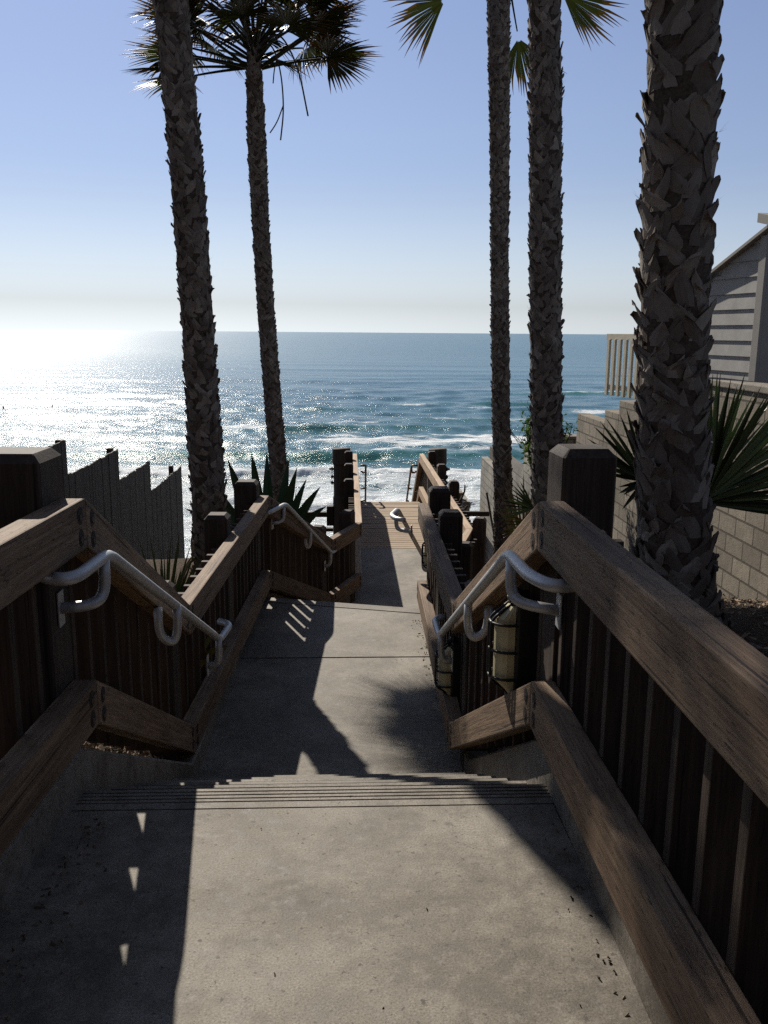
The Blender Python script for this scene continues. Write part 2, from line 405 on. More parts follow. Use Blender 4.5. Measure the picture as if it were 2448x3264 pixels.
# stairs, flight one: six risers, grooved nosing on the top tread
bm = bmesh.new()
for k in range(6):
    y0 = 2.45 + .3 * k; z = -.15 * k
    if k == 0:
        x0, x1 = -.93, .70
        pr = [(2.656, -.30), (2.656, -.0008)]
        for yy in (2.692, 2.714, 2.736, 2.758):
            pr += [(yy, -.0008), (yy + .0005, -.010), (yy + .0075, -.010), (yy + .008, -.0008)]
        pr += [(2.782, -.0008), (2.79, -.009), (2.79, -.36)]
    else:
        x0, x1 = -.93 + .02 * k, .70
        ya = 2.79 + .295 * (k - 1)
        yb = 2.79 + .295 * k
        pr = [(ya + .001, -.15 * k - .25), (ya + .001, z), (yb - .035, z), (yb - .035, z - .008), (yb - .028, z - .008), (yb - .028, z), (yb - .008, z), (yb, z - .01), (yb, -.15 * k - .25)]
    a = [bm.verts.new((x0, y, zz)) for y, zz in pr]; b = [bm.verts.new((x1, y, zz)) for y, zz in pr]
    bm.faces.new(a); bm.faces.new(b[::-1])
    for i in range(len(pr)): bm.faces.new((a[i], b[i], b[(i + 1) % len(pr)], a[(i + 1) % len(pr)]))
structure('stairs', bm, 'concrete')
# flight two turns to the right
bm = bmesh.new()
h2 = Vector((math.sin(R(15.5)), math.cos(R(15.5)), 0)); l2 = Vector((math.cos(R(15.5)), -math.sin(R(15.5)), 0))
o2 = Vector((-.05, 7.87, 0))
for k in range(1, 6):
    z = ZB - .045 - (.805 / 6) * k
    p = [o2 + h2 * (.29 * (k - 1) + .001) - l2 * .8, o2 + h2 * (.29 * (k - 1) + .001) + l2 * .74, o2 + h2 * (.29 * k) + l2 * .74, o2 + h2 * (.29 * k) - l2 * .8]
    hexa(bm, [(q.x, q.y, z - .3) for q in p] + [(q.x, q.y, z) for q in p], .006)
structure('stairs', bm, 'concrete')
# kerbs under the rails
def kerb(inner, side, zf, w=.16, steps=None):
    bm = bmesh.new(); rings = []
    for (x, y), zt, zb in zip(inner, *zf):
        rings.append([bm.verts.new(p) for p in ((x, y, zb), (x + .012 * side, y, zt - .012), (x + .024 * side, y, zt), (x + side * w, y, zt), (x + side * w, y, zb))])
    for a, b in zip(rings, rings[1:]):
        for k in range(5): bm.faces.new((a[k], a[(k + 1) % 5], b[(k + 1) % 5], b[k]))
    bm.faces.new(rings[0]); bm.faces.new(rings[-1][::-1])
    return structure('kerb', bm, 'concrete')
ya = [-1.2, 2.85, 4.45, 7.5]
kerb([(.69, -1.2), (.69, 2.85), (.655, 4.45), (.67, 7.5)], 1, ([.15, .15, -.775, -.775], [-.3, -.3, -1.3, -1.3]))
kerb([(-1.06, -1.2), (-.892, 2.8), (-.83, 4.45), (-.80, 7.95)], -1, ([.15, .15, -.775, -.775], [-.3, -.3, -1.3, -1.3]))
kerb([(.70, 7.5), (1.19, 9.05), (1.52, 10.2), (1.52, 13.1)], 1, ([-.775, -1.62, -1.62, -1.62], [-1.3, -2.1, -2.1, -2.1]))
kerb([(-.80, 7.96), (-.27, 9.62), (.10, 10.5), (.10, 13.1)], -1, ([-.775, -1.62, -1.62, -1.62], [-1.3, -2.1, -2.1, -2.1]))

# ------------------------------------------------------------------ timber railings
def offset_line(line, d, side):
    """plan polyline moved outward by d (mitred); side +1 = to the right of travel"""
    out = []
    for i, p in enumerate(line):
        n = []
        if i > 0: n.append((Vector(p) - Vector(line[i - 1])).normalized())
        if i < len(line) - 1: n.append((Vector(line[i + 1]) - Vector(p)).normalized())
        ns = [Vector((t.y, -t.x)) * side for t in n]
        b = sum(ns, Vector((0, 0))).normalized(); k = 1 / max(.4, b.dot(ns[0]))
        out.append(Vector(p) + b * d * k)
    return out
TOPZ = [1.0, 1.0, .10, .10, -.75, -.75, -.75, -2.95]
LOWZ = [.355, .355, -.60, -.60, -1.40, -1.40, -1.40, -3.60]
TH, TW, LH = .17, .085, .165
FIN_ME = None
def fin_mesh():
    global FIN_ME
    if FIN_ME is None:
        bm = bmesh.new(); box(bm, -.405, .405, -.0195, .0195, -.04, .04, .004)   # local X is its height
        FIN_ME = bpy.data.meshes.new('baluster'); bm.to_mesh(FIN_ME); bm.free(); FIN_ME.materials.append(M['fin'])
    return FIN_ME
def beam(name, parent, ai, ao, bi, bo, za, zb, h, mat='rail', bev=.007, gap=.0015):
    d = (Vector(bi) - Vector(ai)).normalized() * gap
    ai, ao = Vector(ai) + d, Vector(ao) + d; bi, bo = Vector(bi) - d, Vector(bo) - d
    bm = bmesh.new()
    hexa(bm, [(ai.x, ai.y, za - h), (ao.x, ao.y, za - h), (bo.x, bo.y, zb - h), (bi.x, bi.y, zb - h),
              (ai.x, ai.y, za), (ao.x, ao.y, za), (bo.x, bo.y, zb), (bi.x, bi.y, zb)], bev)
    return mesh_obj(name, bm, mat, parent, frame_x((ai.x, ai.y, za), (bi.x, bi.y, zb)))
def bolts(parent, p, tang, slope, nrm, z, h, n=2):
    """raised dark discs imitating the shade in counterbored bolt holes, inner face of a rail end"""
    for k in range(n):
        zz = z - h * (.28 + .44 * k)
        c = Vector((p.x, p.y, zz))
        bm = bmesh.new()
        up = Vector((0, 0, 1))
        ring = [c + (tang * math.cos(a) * .024 + up * math.sin(a) * .03) for a in [2 * math.pi * i / 14 for i in range(14)]]
        lo = [bm.verts.new(q - nrm * .001) for q in ring]; hi = [bm.verts.new(q + nrm * .0015) for q in ring]  # flat disc proud of the face; its dark colour imitates a shaded hole
        bm.faces.new(hi)
        for i in range(14): bm.faces.new((lo[i], lo[(i + 1) % 14], hi[(i + 1) % 14], hi[i]))
        hx = [c - up * .006 + (tang * math.cos(a) + up * math.sin(a)) * .012 for a in [2 * math.pi * i / 6 for i in range(6)]]
        l2_ = [bm.verts.new(q + nrm * .001) for q in hx]; h2_ = [bm.verts.new(q + nrm * .0035) for q in hx]
        f = bm.faces.new(h2_); f.material_index = 1
        for i in range(6):
            f = bm.faces.new((l2_[i], l2_[(i + 1) % 6], h2_[(i + 1) % 6], h2_[i])); f.material_index = 1
        o = mesh_obj('bolt', bm, 'bolt', parent, Matrix.Translation(c)); o.data.materials.append(M['bolthead'])
def post(parent, cx, cy, ang, w, zt, zb, mat='post', cham=.022, gr=True):
    """square post with chamfered head; local X runs up its length"""
    bm = bmesh.new(); hw = w / 2
    prof = [(zb, hw), (zt - cham * 1.3, hw), (zt - .004, hw - cham), (zt, hw - cham - .004)]
    rot = Matrix.Rotation(ang, 3, 'Z'); rings = []
    for z, q in prof:
        b = .008 if q == hw else .004
        cs = [(q, -q + b), (q, q - b), (q - b, q), (-q + b, q), (-q, q - b), (-q, -q + b), (-q + b, -q), (q - b, -q)]
        rings.append([bm.verts.new(rot @ Vector((x, y, 0)) + Vector((cx, cy, z))) for x, y in cs])
    for a, b in zip(rings, rings[1:]):
        for k in range(8): bm.faces.new((a[k], a[(k + 1) % 8], b[(k + 1) % 8], b[k]))
    bm.faces.new(rings[-1]); bm.faces.new(rings[0][::-1])
    mw = frame_x((cx, cy, zb), (cx, cy, zt))
    return mesh_obj('post', bm, mat, parent, mw)
def railing(line, side, i, label, posts, bolt=(True, True), fins=True, rmat='rail'):
    inn = [Vector(p) for p in line]; out = offset_line(line, TW, side)
    a, b = inn[i], inn[i + 1]; t = (b - a).normalized(); nrm = Vector((t.y, -t.x)) * side
    root = thing('wooden_railing', label, 'railing', (a.x, a.y, LOWZ[i] - LH - .1), 'wooden railings along the beach stairway')
    tr = beam('top_rail', root, a, out[i], b, out[i + 1], TOPZ[i], TOPZ[i + 1], TH, rmat)
    lr = beam('lower_rail', root, a, out[i], b, out[i + 1], LOWZ[i], LOWZ[i + 1], LH, rmat)
    t3 = Vector((t.x, t.y, 0)); n3 = Vector((-nrm.x, -nrm.y, 0))
    L = (b - a).length
    for end, (rail, Z, h) in ((e, r) for e in (0, 1) for r in ((tr, TOPZ, TH), (lr, LOWZ, LH))):
        if not bolt[end]: continue
        s = .06 if end == 0 else L - .06
        p = a + t * s; z = Z[i] + (Z[i + 1] - Z[i]) * s / L
        bolts(rail, p, t3, 0, n3, z, h)
    if fins:
        n = int((L - .08) / .172); me = fin_mesh()
        for k in range(n + 1):
            s = .06 + k * .172
            if s > L - .02: break
            p = a + t * s + nrm * (TW + .042); zt = TOPZ[i] + (TOPZ[i + 1] - TOPZ[i]) * s / L - .045 - rnd.random() * .015
            mw = frame_x((p.x, p.y, zt - .84), (p.x, p.y, zt))
            ang = math.atan2(nrm.y, nrm.x)
            q = Matrix(((0, -math.sin(ang), math.cos(ang)), (0, math.cos(ang), math.sin(ang)), (1, 0, 0))).to_4x4()
            q.translation = (p.x, p.y, zt - .405)
            place('baluster', me, None, root, q)
    for (s, w, zt, lat) in posts:
        p = a + t * s + nrm * (TW + lat + w / 2); z0 = ground_z(p.x, p.y) - .5
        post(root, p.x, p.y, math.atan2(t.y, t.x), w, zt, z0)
    return root
def along(line, i, y):      # distance along segment i at which it reaches y
    a, b = Vector(line[i]), Vector(line[i + 1]); return (y - a.y) / (b.y - a.y) * (b - a).length
r_ = lambda y, i: along(RIGHT, i, y); l_ = lambda y, i: along(LEFT, i, y)
PA, PB, PC = 1.165, .25, -.59
railing(RIGHT, 1, 0, 'wooden railing right of the nearest concrete slab, in front of the thickest palm', [(r_(.75, 0), .19, PA, .0)], (False, True))
railing(RIGHT, 1, 1, 'sloping wooden railing right of the nearest steps, behind the larger caged lamp', [(.14, .19, PA, .005)])
railing(RIGHT, 1, 2, 'level wooden railing along the right edge of the middle concrete landing', [(.08, .155, PB - .05, .0), (r_(6.35, 2), .17, PB, 0.), (r_(7.35, 2), .18, PB, .0)])
railing(RIGHT, 1, 3, 'sloping wooden railing right of the lower concrete steps, mostly hidden behind thick posts', [(1.50, .16, PC, 0.)], fins=True)
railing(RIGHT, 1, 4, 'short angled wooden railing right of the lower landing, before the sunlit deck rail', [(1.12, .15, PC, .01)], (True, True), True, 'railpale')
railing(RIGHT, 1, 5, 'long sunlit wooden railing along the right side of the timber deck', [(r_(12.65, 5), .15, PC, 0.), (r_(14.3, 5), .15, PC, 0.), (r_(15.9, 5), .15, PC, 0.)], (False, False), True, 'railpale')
railing(LEFT, -1, 0, 'wooden railing left of the nearest concrete slab with a big square post in deep shade', [(l_(.7, 0), .19, PA, 0.)], (False, True))
railing(LEFT, -1, 1, 'sloping wooden railing left of the nearest steps, above a strip of lit mulch', [(-.04, .22, PA, .005), ((Vector(LEFT[2]) - Vector(LEFT[1])).length - .02, .15, PB - .02, 0.)])
railing(LEFT, -1, 2, 'level wooden railing along the left edge of the middle concrete landing', [(l_(6.24, 2), .17, PB, 0.), (l_(7.68, 2), .20, PB, 0.)])
railing(LEFT, -1, 3, 'sloping wooden railing left of the lower concrete steps, below the spiky agave', [(1.87, .15, PC, 0.)])
railing(LEFT, -1, 4, 'short angled wooden railing left of the lower landing, beside the shaded deck', [(.86, .15, PC, .0)])
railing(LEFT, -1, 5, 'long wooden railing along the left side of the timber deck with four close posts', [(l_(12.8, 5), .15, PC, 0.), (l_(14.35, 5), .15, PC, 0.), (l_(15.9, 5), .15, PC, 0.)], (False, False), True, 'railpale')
railing(RIGHT, 1, 6, 'steep wooden railing right of the beach steps beyond the deck', [(.9, .15, -1.15, 0.)], (False, False))
railing(LEFT, -1, 6, 'steep wooden railing left of the beach steps beyond the deck', [(1.2, .15, -1.3, 0.)], (False, False))

# ------------------------------------------------------------------ timber deck and beach steps
dk = thing('wooden_deck', 'sunlit timber deck of crosswise planks at the end of the concrete walk', 'deck', (.85, 13.17, ZC - .2))
bm = bmesh.new(); y = 13.175
while y < 16.98:
    dz = rnd.uniform(-.003, .003); box(bm, .09 + rnd.uniform(-.01, .01), 1.62 + rnd.uniform(-.01, .01), y, y + .126, ZC - .045 + dz, ZC + dz, .006); y += .142
mw = Matrix.Rotation(0, 4, 'Z'); mesh_obj('planks', bm, 'deck', dk, Matrix.Translation((.85, 13.17, ZC)))
bm = bmesh.new()
for x in (.16, .62, 1.08, 1.55): box(bm, x - .04, x + .04, 13.2, 16.95, ZC - .26, ZC - .047)
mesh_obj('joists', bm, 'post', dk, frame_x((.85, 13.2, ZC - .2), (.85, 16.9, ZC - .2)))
st = thing('wooden_steps', 'wooden steps dropping from the deck end down towards the surf', 'steps', (.85, 17.1, ZC - .6))
bm = bmesh.new()
for k in range(1, 14): box(bm, .34, 1.40, 16.99 + .29 * (k - 1), 17.0 + .29 * k, ZC - .17 * k - .045, ZC - .17 * k, .005)
mesh_obj('treads', bm, 'deck', st, Matrix.Translation((.85, 17, ZC)))
for x in (.30, 1.42):
    bm = bmesh.new(); hexa(bm, [(x - .03, 16.99, ZC - .45), (x + .03, 16.99, ZC - .45), (x + .03, 20.8, ZC - 2.7), (x - .03, 20.8, ZC - 2.7), (x - .03, 16.99, ZC - .1), (x + .03, 16.99, ZC - .1), (x + .03, 20.8, ZC - 2.3), (x - .03, 20.8, ZC - 2.3)], .005)
    mesh_obj('stringer', bm, 'rail', st, frame_x((x, 17, ZC - .2), (x, 20.8, ZC - 2.4)))
# round piles at the end of the deck
def pile(x, y, zt, label, side):
    root = thing('timber_pile', label, 'timber pile', (x, y, ground_z(x, y) - .5), 'round timber piles at the deck end')
    bm = bmesh.new(); prof = [(zt, .01), (zt, .165), (zt - .012, .183), (zt - .30, .187), (zt - .34, .160), (zt - .95, .158), (zt - 1.0, .172), (zt - 4.5, .18)]
    rings = [[bm.verts.new((x + r * math.cos(a) * (1 + .02 * math.sin(3 * a + z)), y + r * math.sin(a), z + .012 * math.cos(a + 1) * (1 if i < 3 else 0))) for a in [2 * math.pi * k / 28 for k in range(28)]] for i, (z, r) in enumerate(prof)]
    for a, b in zip(rings, rings[1:]):
        for k in range(28): bm.faces.new((a[k], a[(k + 1) % 28], b[(k + 1) % 28], b[k]))
    bm.faces.new(rings[0])
    mesh_obj('pile_shaft', bm, 'pile', root, frame_x((x, y, zt - 4.5), (x, y, zt)))
    for k, dz in enumerate((.42, .58, .70)):
        bm = bmesh.new(); c = Vector((x + side * .15, y, zt - dz)); e = c + Vector((side * (.10 if k == 0 else .07), 0, 0))
        tube(bm, [c, e], .022, 8); tube(bm, [c + Vector((side * .03, 0, 0)), c + Vector((side * .055, 0, 0))], .045, 6)
        mesh_obj('through_bolt', bm, 'cage', root)
pile(-.10, 17.35, -.725, 'round timber pile left of the deck end, with bolts poking out', -1)
pile(1.83, 17.35, -.730, 'round timber pile right of the deck end, with bolts poking out', 1)
def timber(label, a, b, w, h, mat='post', name='cross_beam', cat='timber beam'):
    bm = bmesh.new(); a, b = Vector(a), Vector(b); t = (b - a).normalized(); s = Vector((0, 0, 1)).cross(t)
    s = s.normalized() if s.length > .01 else Vector((1, 0, 0)); u = t.cross(s)
    c = [(-w / 2, -h / 2), (w / 2, -h / 2), (w / 2, h / 2), (-w / 2, h / 2)]
    hexa(bm, [a + s * x + u * z for x, z in c] + [b + s * x + u * z for x, z in c], .006)
    return tag(mesh_obj(name, bm, mat, None, frame_x(a, b)), label, cat)
timber('dark horizontal timber rail running left from the round pile', (-.30, 17.5, -2.11), (-1.75, 17.5, -2.11), .09, .10)
timber('lower dark timber rail left of the round pile, behind the agave', (-.27, 17.5, -2.43), (-1.6, 17.5, -2.43), .09, .07)
timber('stubby square timber block bolted to the left round pile', (-.34, 17.33, -2.3), (-.34, 17.33, -1.90), .13, .13)
timber('dark horizontal timber rail running right from the deck post to the block wall', (2.35, 17.6, -2.12), (2.95, 17.6, -2.12), .09, .10)
timber('thin leaning dark stake right of the deck railing posts', (2.62, 14.5, -2.3), (2.46, 15.0, -1.2), .03, .03, 'twig', 'stake', 'stake')

# ------------------------------------------------------------------ metal handrails
def handrail(main, returns, label, mat='pipe', rad=.0212, grp='metal handrails by the steps'):
    root = thing('metal_handrail', label, 'handrail', tuple(main[len(main) // 2]), grp)
    bm = bmesh.new(); tube(bm, rounded(main, .07, 6), rad, 14); mesh_obj('rail_tube', bm, mat, root, smooth=True)
    for br, plate in returns:
        bm = bmesh.new(); tube(bm, rounded(br, .07, 7), rad * .92, 12)
        o = mesh_obj('bracket', bm, mat, root, smooth=True)
        if plate:
            e = Vector(br[-1]); n = Vector(plate).normalized(); bm = bmesh.new(); s = n.cross(Vector((0, 0, 1)))
            c = [(-.028, -.06), (.028, -.06), (.028, .06), (-.028, .06)]
            hexa(bm, [e + s * x + Vector((0, 0, z)) for x, z in c] + [e + n * .006 + s * x + Vector((0, 0, z)) for x, z in c], .002)
            mesh_obj('plate', bm, mat, o)
    return root
# flight one
handrail([(.72, 2.54, .80), (.62, 2.50, .802), (.575, 2.64, .80), (.573, 2.97, .785), (.540, 4.82, -.185), (.545, 5.15, -.195), (.60, 5.20, -.195)],
         [([(.573, 2.92, .78), (.573, 2.92, .665), (.60, 2.88, .63), (.72, 2.80, .63)], (-1, 0, 0)),
          ([(.558, 3.82, .34), (.558, 3.82, .21), (.585, 3.80, .165), (.645, 3.785, .21), (.645, 3.785, .34)], None),
          ([(.542, 4.74, -.14), (.542, 4.74, -.27), (.565, 4.74, -.305), (.61, 4.74, -.305)], (-1, 0, 0))],
         'brushed metal handrail on the right of the nearest steps, in front of the caged lamps')
handrail([(-.95, 2.66, .80), (-.875, 2.60, .803), (-.835, 2.64, .80), (-.828, 2.97, .79), (-.735, 4.84, -.205), (-.715, 5.14, -.215), (-.79, 5.20, -.215)],
         [([(-.829, 2.92, .785), (-.829, 2.92, .675), (-.85, 2.88, .635), (-.96, 2.84, .635)], (1, 0, 0)),
          ([(-.778, 3.86, .315), (-.778, 3.86, .185), (-.80, 3.84, .14), (-.855, 3.82, .185), (-.855, 3.82, .32)], None),
          ([(-.731, 4.76, -.165), (-.731, 4.76, -.295), (-.755, 4.76, -.33), (-.80, 4.76, -.33)], (1, 0, 0))],
         'brushed metal handrail on the left of the nearest steps, catching light at its bend')
# flight two
hp = lambda lat, f, z: tuple(Vector((-.05, 7.87, z)) + h2 * f + l2 * lat)
handrail([hp(-.66, -.38, -.045), hp(-.58, -.34, -.045), hp(-.575, -.2, -.045), hp(-.575, .10, -.05), hp(-.575, 1.62, -.90), hp(-.575, 1.92, -.91), hp(-.60, 1.98, -.91)],
         [([hp(-.575, .04, -.06), hp(-.575, .04, -.17), hp(-.60, .02, -.205), hp(-.66, -.04, -.205)], tuple(l2)),
          ([hp(-.575, .85, -.48), hp(-.575, .85, -.61), hp(-.60, .84, -.66), hp(-.62, .83, -.61), hp(-.62, .83, -.45)], None),
          ([hp(-.575, 1.58, -.89), hp(-.575, 1.58, -1.0), hp(-.60, 1.57, -1.04), hp(-.64, 1.56, -1.04)], tuple(l2))],
         'metal handrail on the left of the lower steps, just below the agave')
handrail([hp(.66, -.30, -.05), hp(.58, -.28, -.05), hp(.50, -.14, -.05), hp(.50, .14, -.05), hp(.50, 1.6, -.90), hp(.58, 1.7, -.90)],
         [([hp(.50, .08, -.06), hp(.50, .08, -.19), hp(.53, .06, -.225), hp(.66, .02, -.225)], tuple(-l2)),
          ([hp(.50, 1.5, -.85), hp(.50, 1.5, -.97), hp(.53, 1.5, -1.0), hp(.62, 1.5, -1.0)], tuple(-l2))],
         'metal handrail bend poking over the right end of the middle landing rail')
for x, sgn, lab in ((.385, -1, 'slim bronze handrail left of the beach steps, against the white surf'), (1.31, 1, 'slim bronze handrail right of the beach steps, beside the tiny lamp')):
    handrail([(x + sgn * .11, 17.25, -1.06), (x + sgn * .02, 17.25, -1.06), (x, 17.32, -1.07), (x, 17.5, -1.14), (x + .06, 20.4, -2.86)],
             [([(x, 17.40, -1.10), (x, 17.40, -1.2), (x + sgn * .03, 17.40, -1.24), (x + sgn * .10, 17.40, -1.20)], None),
              ([(x + .02, 18.5, -1.74), (x + sgn * .09, 18.5, -1.76)], None), ([(x + .035, 19.2, -2.15), (x + sgn * .09, 19.2, -2.17)], None)], lab, 'bronze', .021)

# ------------------------------------------------------------------ caged bulkhead lamps
def caged_lamp(loc, ang, hgt, label):
    """half-round lens on a black housing, wire cage in front; faces local -X"""
    root = thing('caged_lamp', label, 'wall lamp', loc, 'caged lamps on the right railings')
    mw = Matrix.Translation(loc) @ Matrix.Rotation(ang, 4, 'Z')
    w, d, H = .055, .070, hgt / 2
    bm = bmesh.new()   # housing
    hs = [(0, -w - .02), (.095, -w - .02), (.095, w + .02), (0, w + .02)]
    hexa(bm, [(x, y, -H - .03) for x, y in hs] + [(x, y, H + .03) for x, y in hs], .012); bm.transform(mw)
    mesh_obj('housing', bm, 'cage', root)
    bm = bmesh.new(); rings = []   # lens: half cylinder with sloped ends
    n = 10
    for z, k in ((-H, .25), (-H + .015, .45), (-H * .72, 1.), (H * .72, 1.), (H - .015, .45), (H, .25)):
        rings.append([bm.verts.new((-d * k * math.sin(math.pi * i / n) ** .8, -w * math.cos(math.pi * i / n), z)) for i in range(n + 1)])
    for a, b in zip(rings, rings[1:]):
        for i in range(n): bm.faces.new((a[i], a[i + 1], b[i + 1], b[i]))
    bm.faces.new(rings[0]); bm.faces.new(rings[-1][::-1]); 
    for a, b in zip(rings, rings[1:]): bm.faces.new((a[-1], a[0], b[0], b[-1]))
    bm.transform(mw); mesh_obj('lens', bm, 'lens', root, smooth=False)
    bm = bmesh.new(); dd = d + .018; ww = w + .014
    for z in (-H * .62, 0, H * .62):
        tube(bm, rounded([(.01, -ww, z), (-dd * .55, -ww, z), (-dd, -ww * .4, z), (-dd, ww * .4, z), (-dd * .55, ww, z), (.01, ww, z)], .03, 4), .0062, 7)
    for y in (-.02, .02):
        tube(bm, rounded([(.01, y, -H - .02), (-dd, y, -H * .68), (-dd, y, H * .68), (.01, y, H + .02)], .03, 5), .0062, 7)
    bm.transform(mw); mesh_obj('cage', bm, 'cage', root, smooth=True)
    bm = bmesh.new(); tube(bm, [(.02, 0, H + .028), (.02, 0, H + .06)], .018, 10); tube(bm, [(-.02, 0, H + .02), (.06, 0, H + .045)], .016, 10); bm.transform(mw)
    mesh_obj('latch', bm, 'cage', root)
caged_lamp((.655, 3.27, .325), R(2), .36, 'largest caged lamp with a yellowed lens, right of the nearest steps')
caged_lamp((.625, 4.98, -.45), R(0), .30, 'caged lamp with a cream lens low at the foot of the nearest steps')
caged_lamp((.80, 7.95, -.50), R(-14), .30, 'caged lamp half hidden under the middle landing handrail bend')
caged_lamp((1.56, 18.3, -1.72), R(0), .32, 'tiny caged lamp beside the beach steps beyond the deck')

# ------------------------------------------------------------------ palms
def axis_at(ax, z):
    for (x0, y0, z0), (x1, y1, z1) in zip(ax, ax[1:]):
        if z <= z1 or (x1, y1, z1) == ax[-1]:
            t = (z - z0) / (z1 - z0); return Vector((x0 + (x1 - x0) * t, y0 + (y1 - y0) * t, z))
def trunk(root, ax, rad, bw, bh, flare, seed, fibre=True):
    """tapered core covered with overlapping dry leaf bases"""
    rg = random.Random(seed); bm = bmesh.new()
    z0, z1 = ax[0][2], ax[-1][2]
    def rr(z): return pl(z, rad)
    n = 20; rings = []; z = z0
    while z <= z1 + .001:
        c = axis_at(ax, z); rings.append([bm.verts.new((c.x + rr(z) * .9 * math.cos(2 * math.pi * k / n), c.y + rr(z) * .9 * math.sin(2 * math.pi * k / n), z)) for k in range(n)]); z += .2
    for a, b in zip(rings, rings[1:]):
        for k in range(n): bm.faces.new((a[k], a[(k + 1) % n], b[(k + 1) % n], b[k]))
    bm.faces.new(rings[-1])
    for f in bm.faces: f.material_index = 1  # core faces take the dark colour that deepens the gaps
    z = z0 + .01; off = 0.
    while z < z1 - bh * .5:
        r = rr(z); m = max(6, int(2 * math.pi * r / (bw * .82)))
        off += .5 + rg.uniform(-.12, .12)
        for k in range(m):
            if rg.random() < .12: continue
            a0 = 2 * math.pi * (k + off + rg.uniform(-.22, .22)) / m
            w = bw * rg.uniform(.65, 1.35); h = bh * rg.uniform(.6, 1.5); zz = z + rg.uniform(-.35, .35) * bh
            tilt = rg.choice((-1, 1)) * rg.uniform(.2, .85); fl = flare * rg.choice((.1, .25, .4, .5, .6, .75, .9, .5, .3, 1.25)) ; notch = rg.random() < .25; blunt = rg.random() < .3
            tw = rg.uniform(-.35, .35)
            cols = 5; front = []; back = []
            shape = ((0., .85, -.12), (.28, 1.05, .05), (.58, .86, .38), (.84, .42, .72), (1., .06, 1.0)) if not blunt else ((0., .9, -.1), (.3, 1., .08), (.62, .90, .42), (.86, .62, .72), (1., .34, .9))
            for (v, wk, out_) in shape:
                fr, bk = [], []
                for c in range(cols):
                    u = (c / (cols - 1) - .5)
                    lat = u * w * wk + tilt * v * h
                    dz = v * h - (.10 * h * (abs(u) * 2) ** 2 if v > .5 else 0)
                    if notch and v == 1.: dz -= .22 * h * (1 - abs(u) * 2)
                    dz += rg.uniform(-.012, .012) * (v > .8)
                    ang = a0 + lat / r
                    cc = axis_at(ax, min(zz + dz, z1))
                    ro = r * .93 + fl * out_ + tw * u * w * v - .25 * abs(u) * w * (1 - .3 * v) * .5
                    fr.append(bm.verts.new((cc.x + ro * math.cos(ang), cc.y + ro * math.sin(ang), zz + dz)))
                    ri = ro - .007 - .012 * (1 - v)
                    bk.append(bm.verts.new((cc.x + ri * math.cos(ang), cc.y + ri * math.sin(ang), zz + dz - .003)))
                front.append(fr); back.append(bk)
            for q in range(len(shape) - 1):
                for c in range(cols - 1):
                    bm.faces.new((front[q][c], front[q][c + 1], front[q + 1][c + 1], front[q + 1][c]))
                    bm.faces.new((back[q][c], back[q + 1][c], back[q + 1][c + 1], back[q][c + 1]))
                bm.faces.new((front[q][0], front[q + 1][0], back[q + 1][0], back[q][0])); bm.faces.new((front[q][-1], back[q][-1], back[q + 1][-1], front[q + 1][-1]))
            for c in range(cols - 1): bm.faces.new((front[-1][c], front[-1][c + 1], back[-1][c + 1], back[-1][c]))
            if fibre and rg.random() < .16:       # frayed fibres
                for _ in range(rg.randint(2, 4)):
                    a = a0 + rg.uniform(-.2, .2); p0 = axis_at(ax, min(zz + h * .9, z1)); base = Vector((p0.x + (r * .95 + fl * .4) * math.cos(a), p0.y + (r * .95 + fl * .4) * math.sin(a), zz + h * .9))
                    d = Vector((math.cos(a), math.sin(a), rg.uniform(.3, 1.4))) * rg.uniform(.025, .05); s = Vector((-math.sin(a), math.cos(a), 0)) * .0025
                    v3 = [bm.verts.new(base + s), bm.verts.new(base - s), bm.verts.new(base + d)]; bm.faces.new(v3)
        z += bh * .50
    me_o = mesh_obj('trunk', bm, 'bark', root); me_o.data.materials.append(M['fibre'])
    return me_o

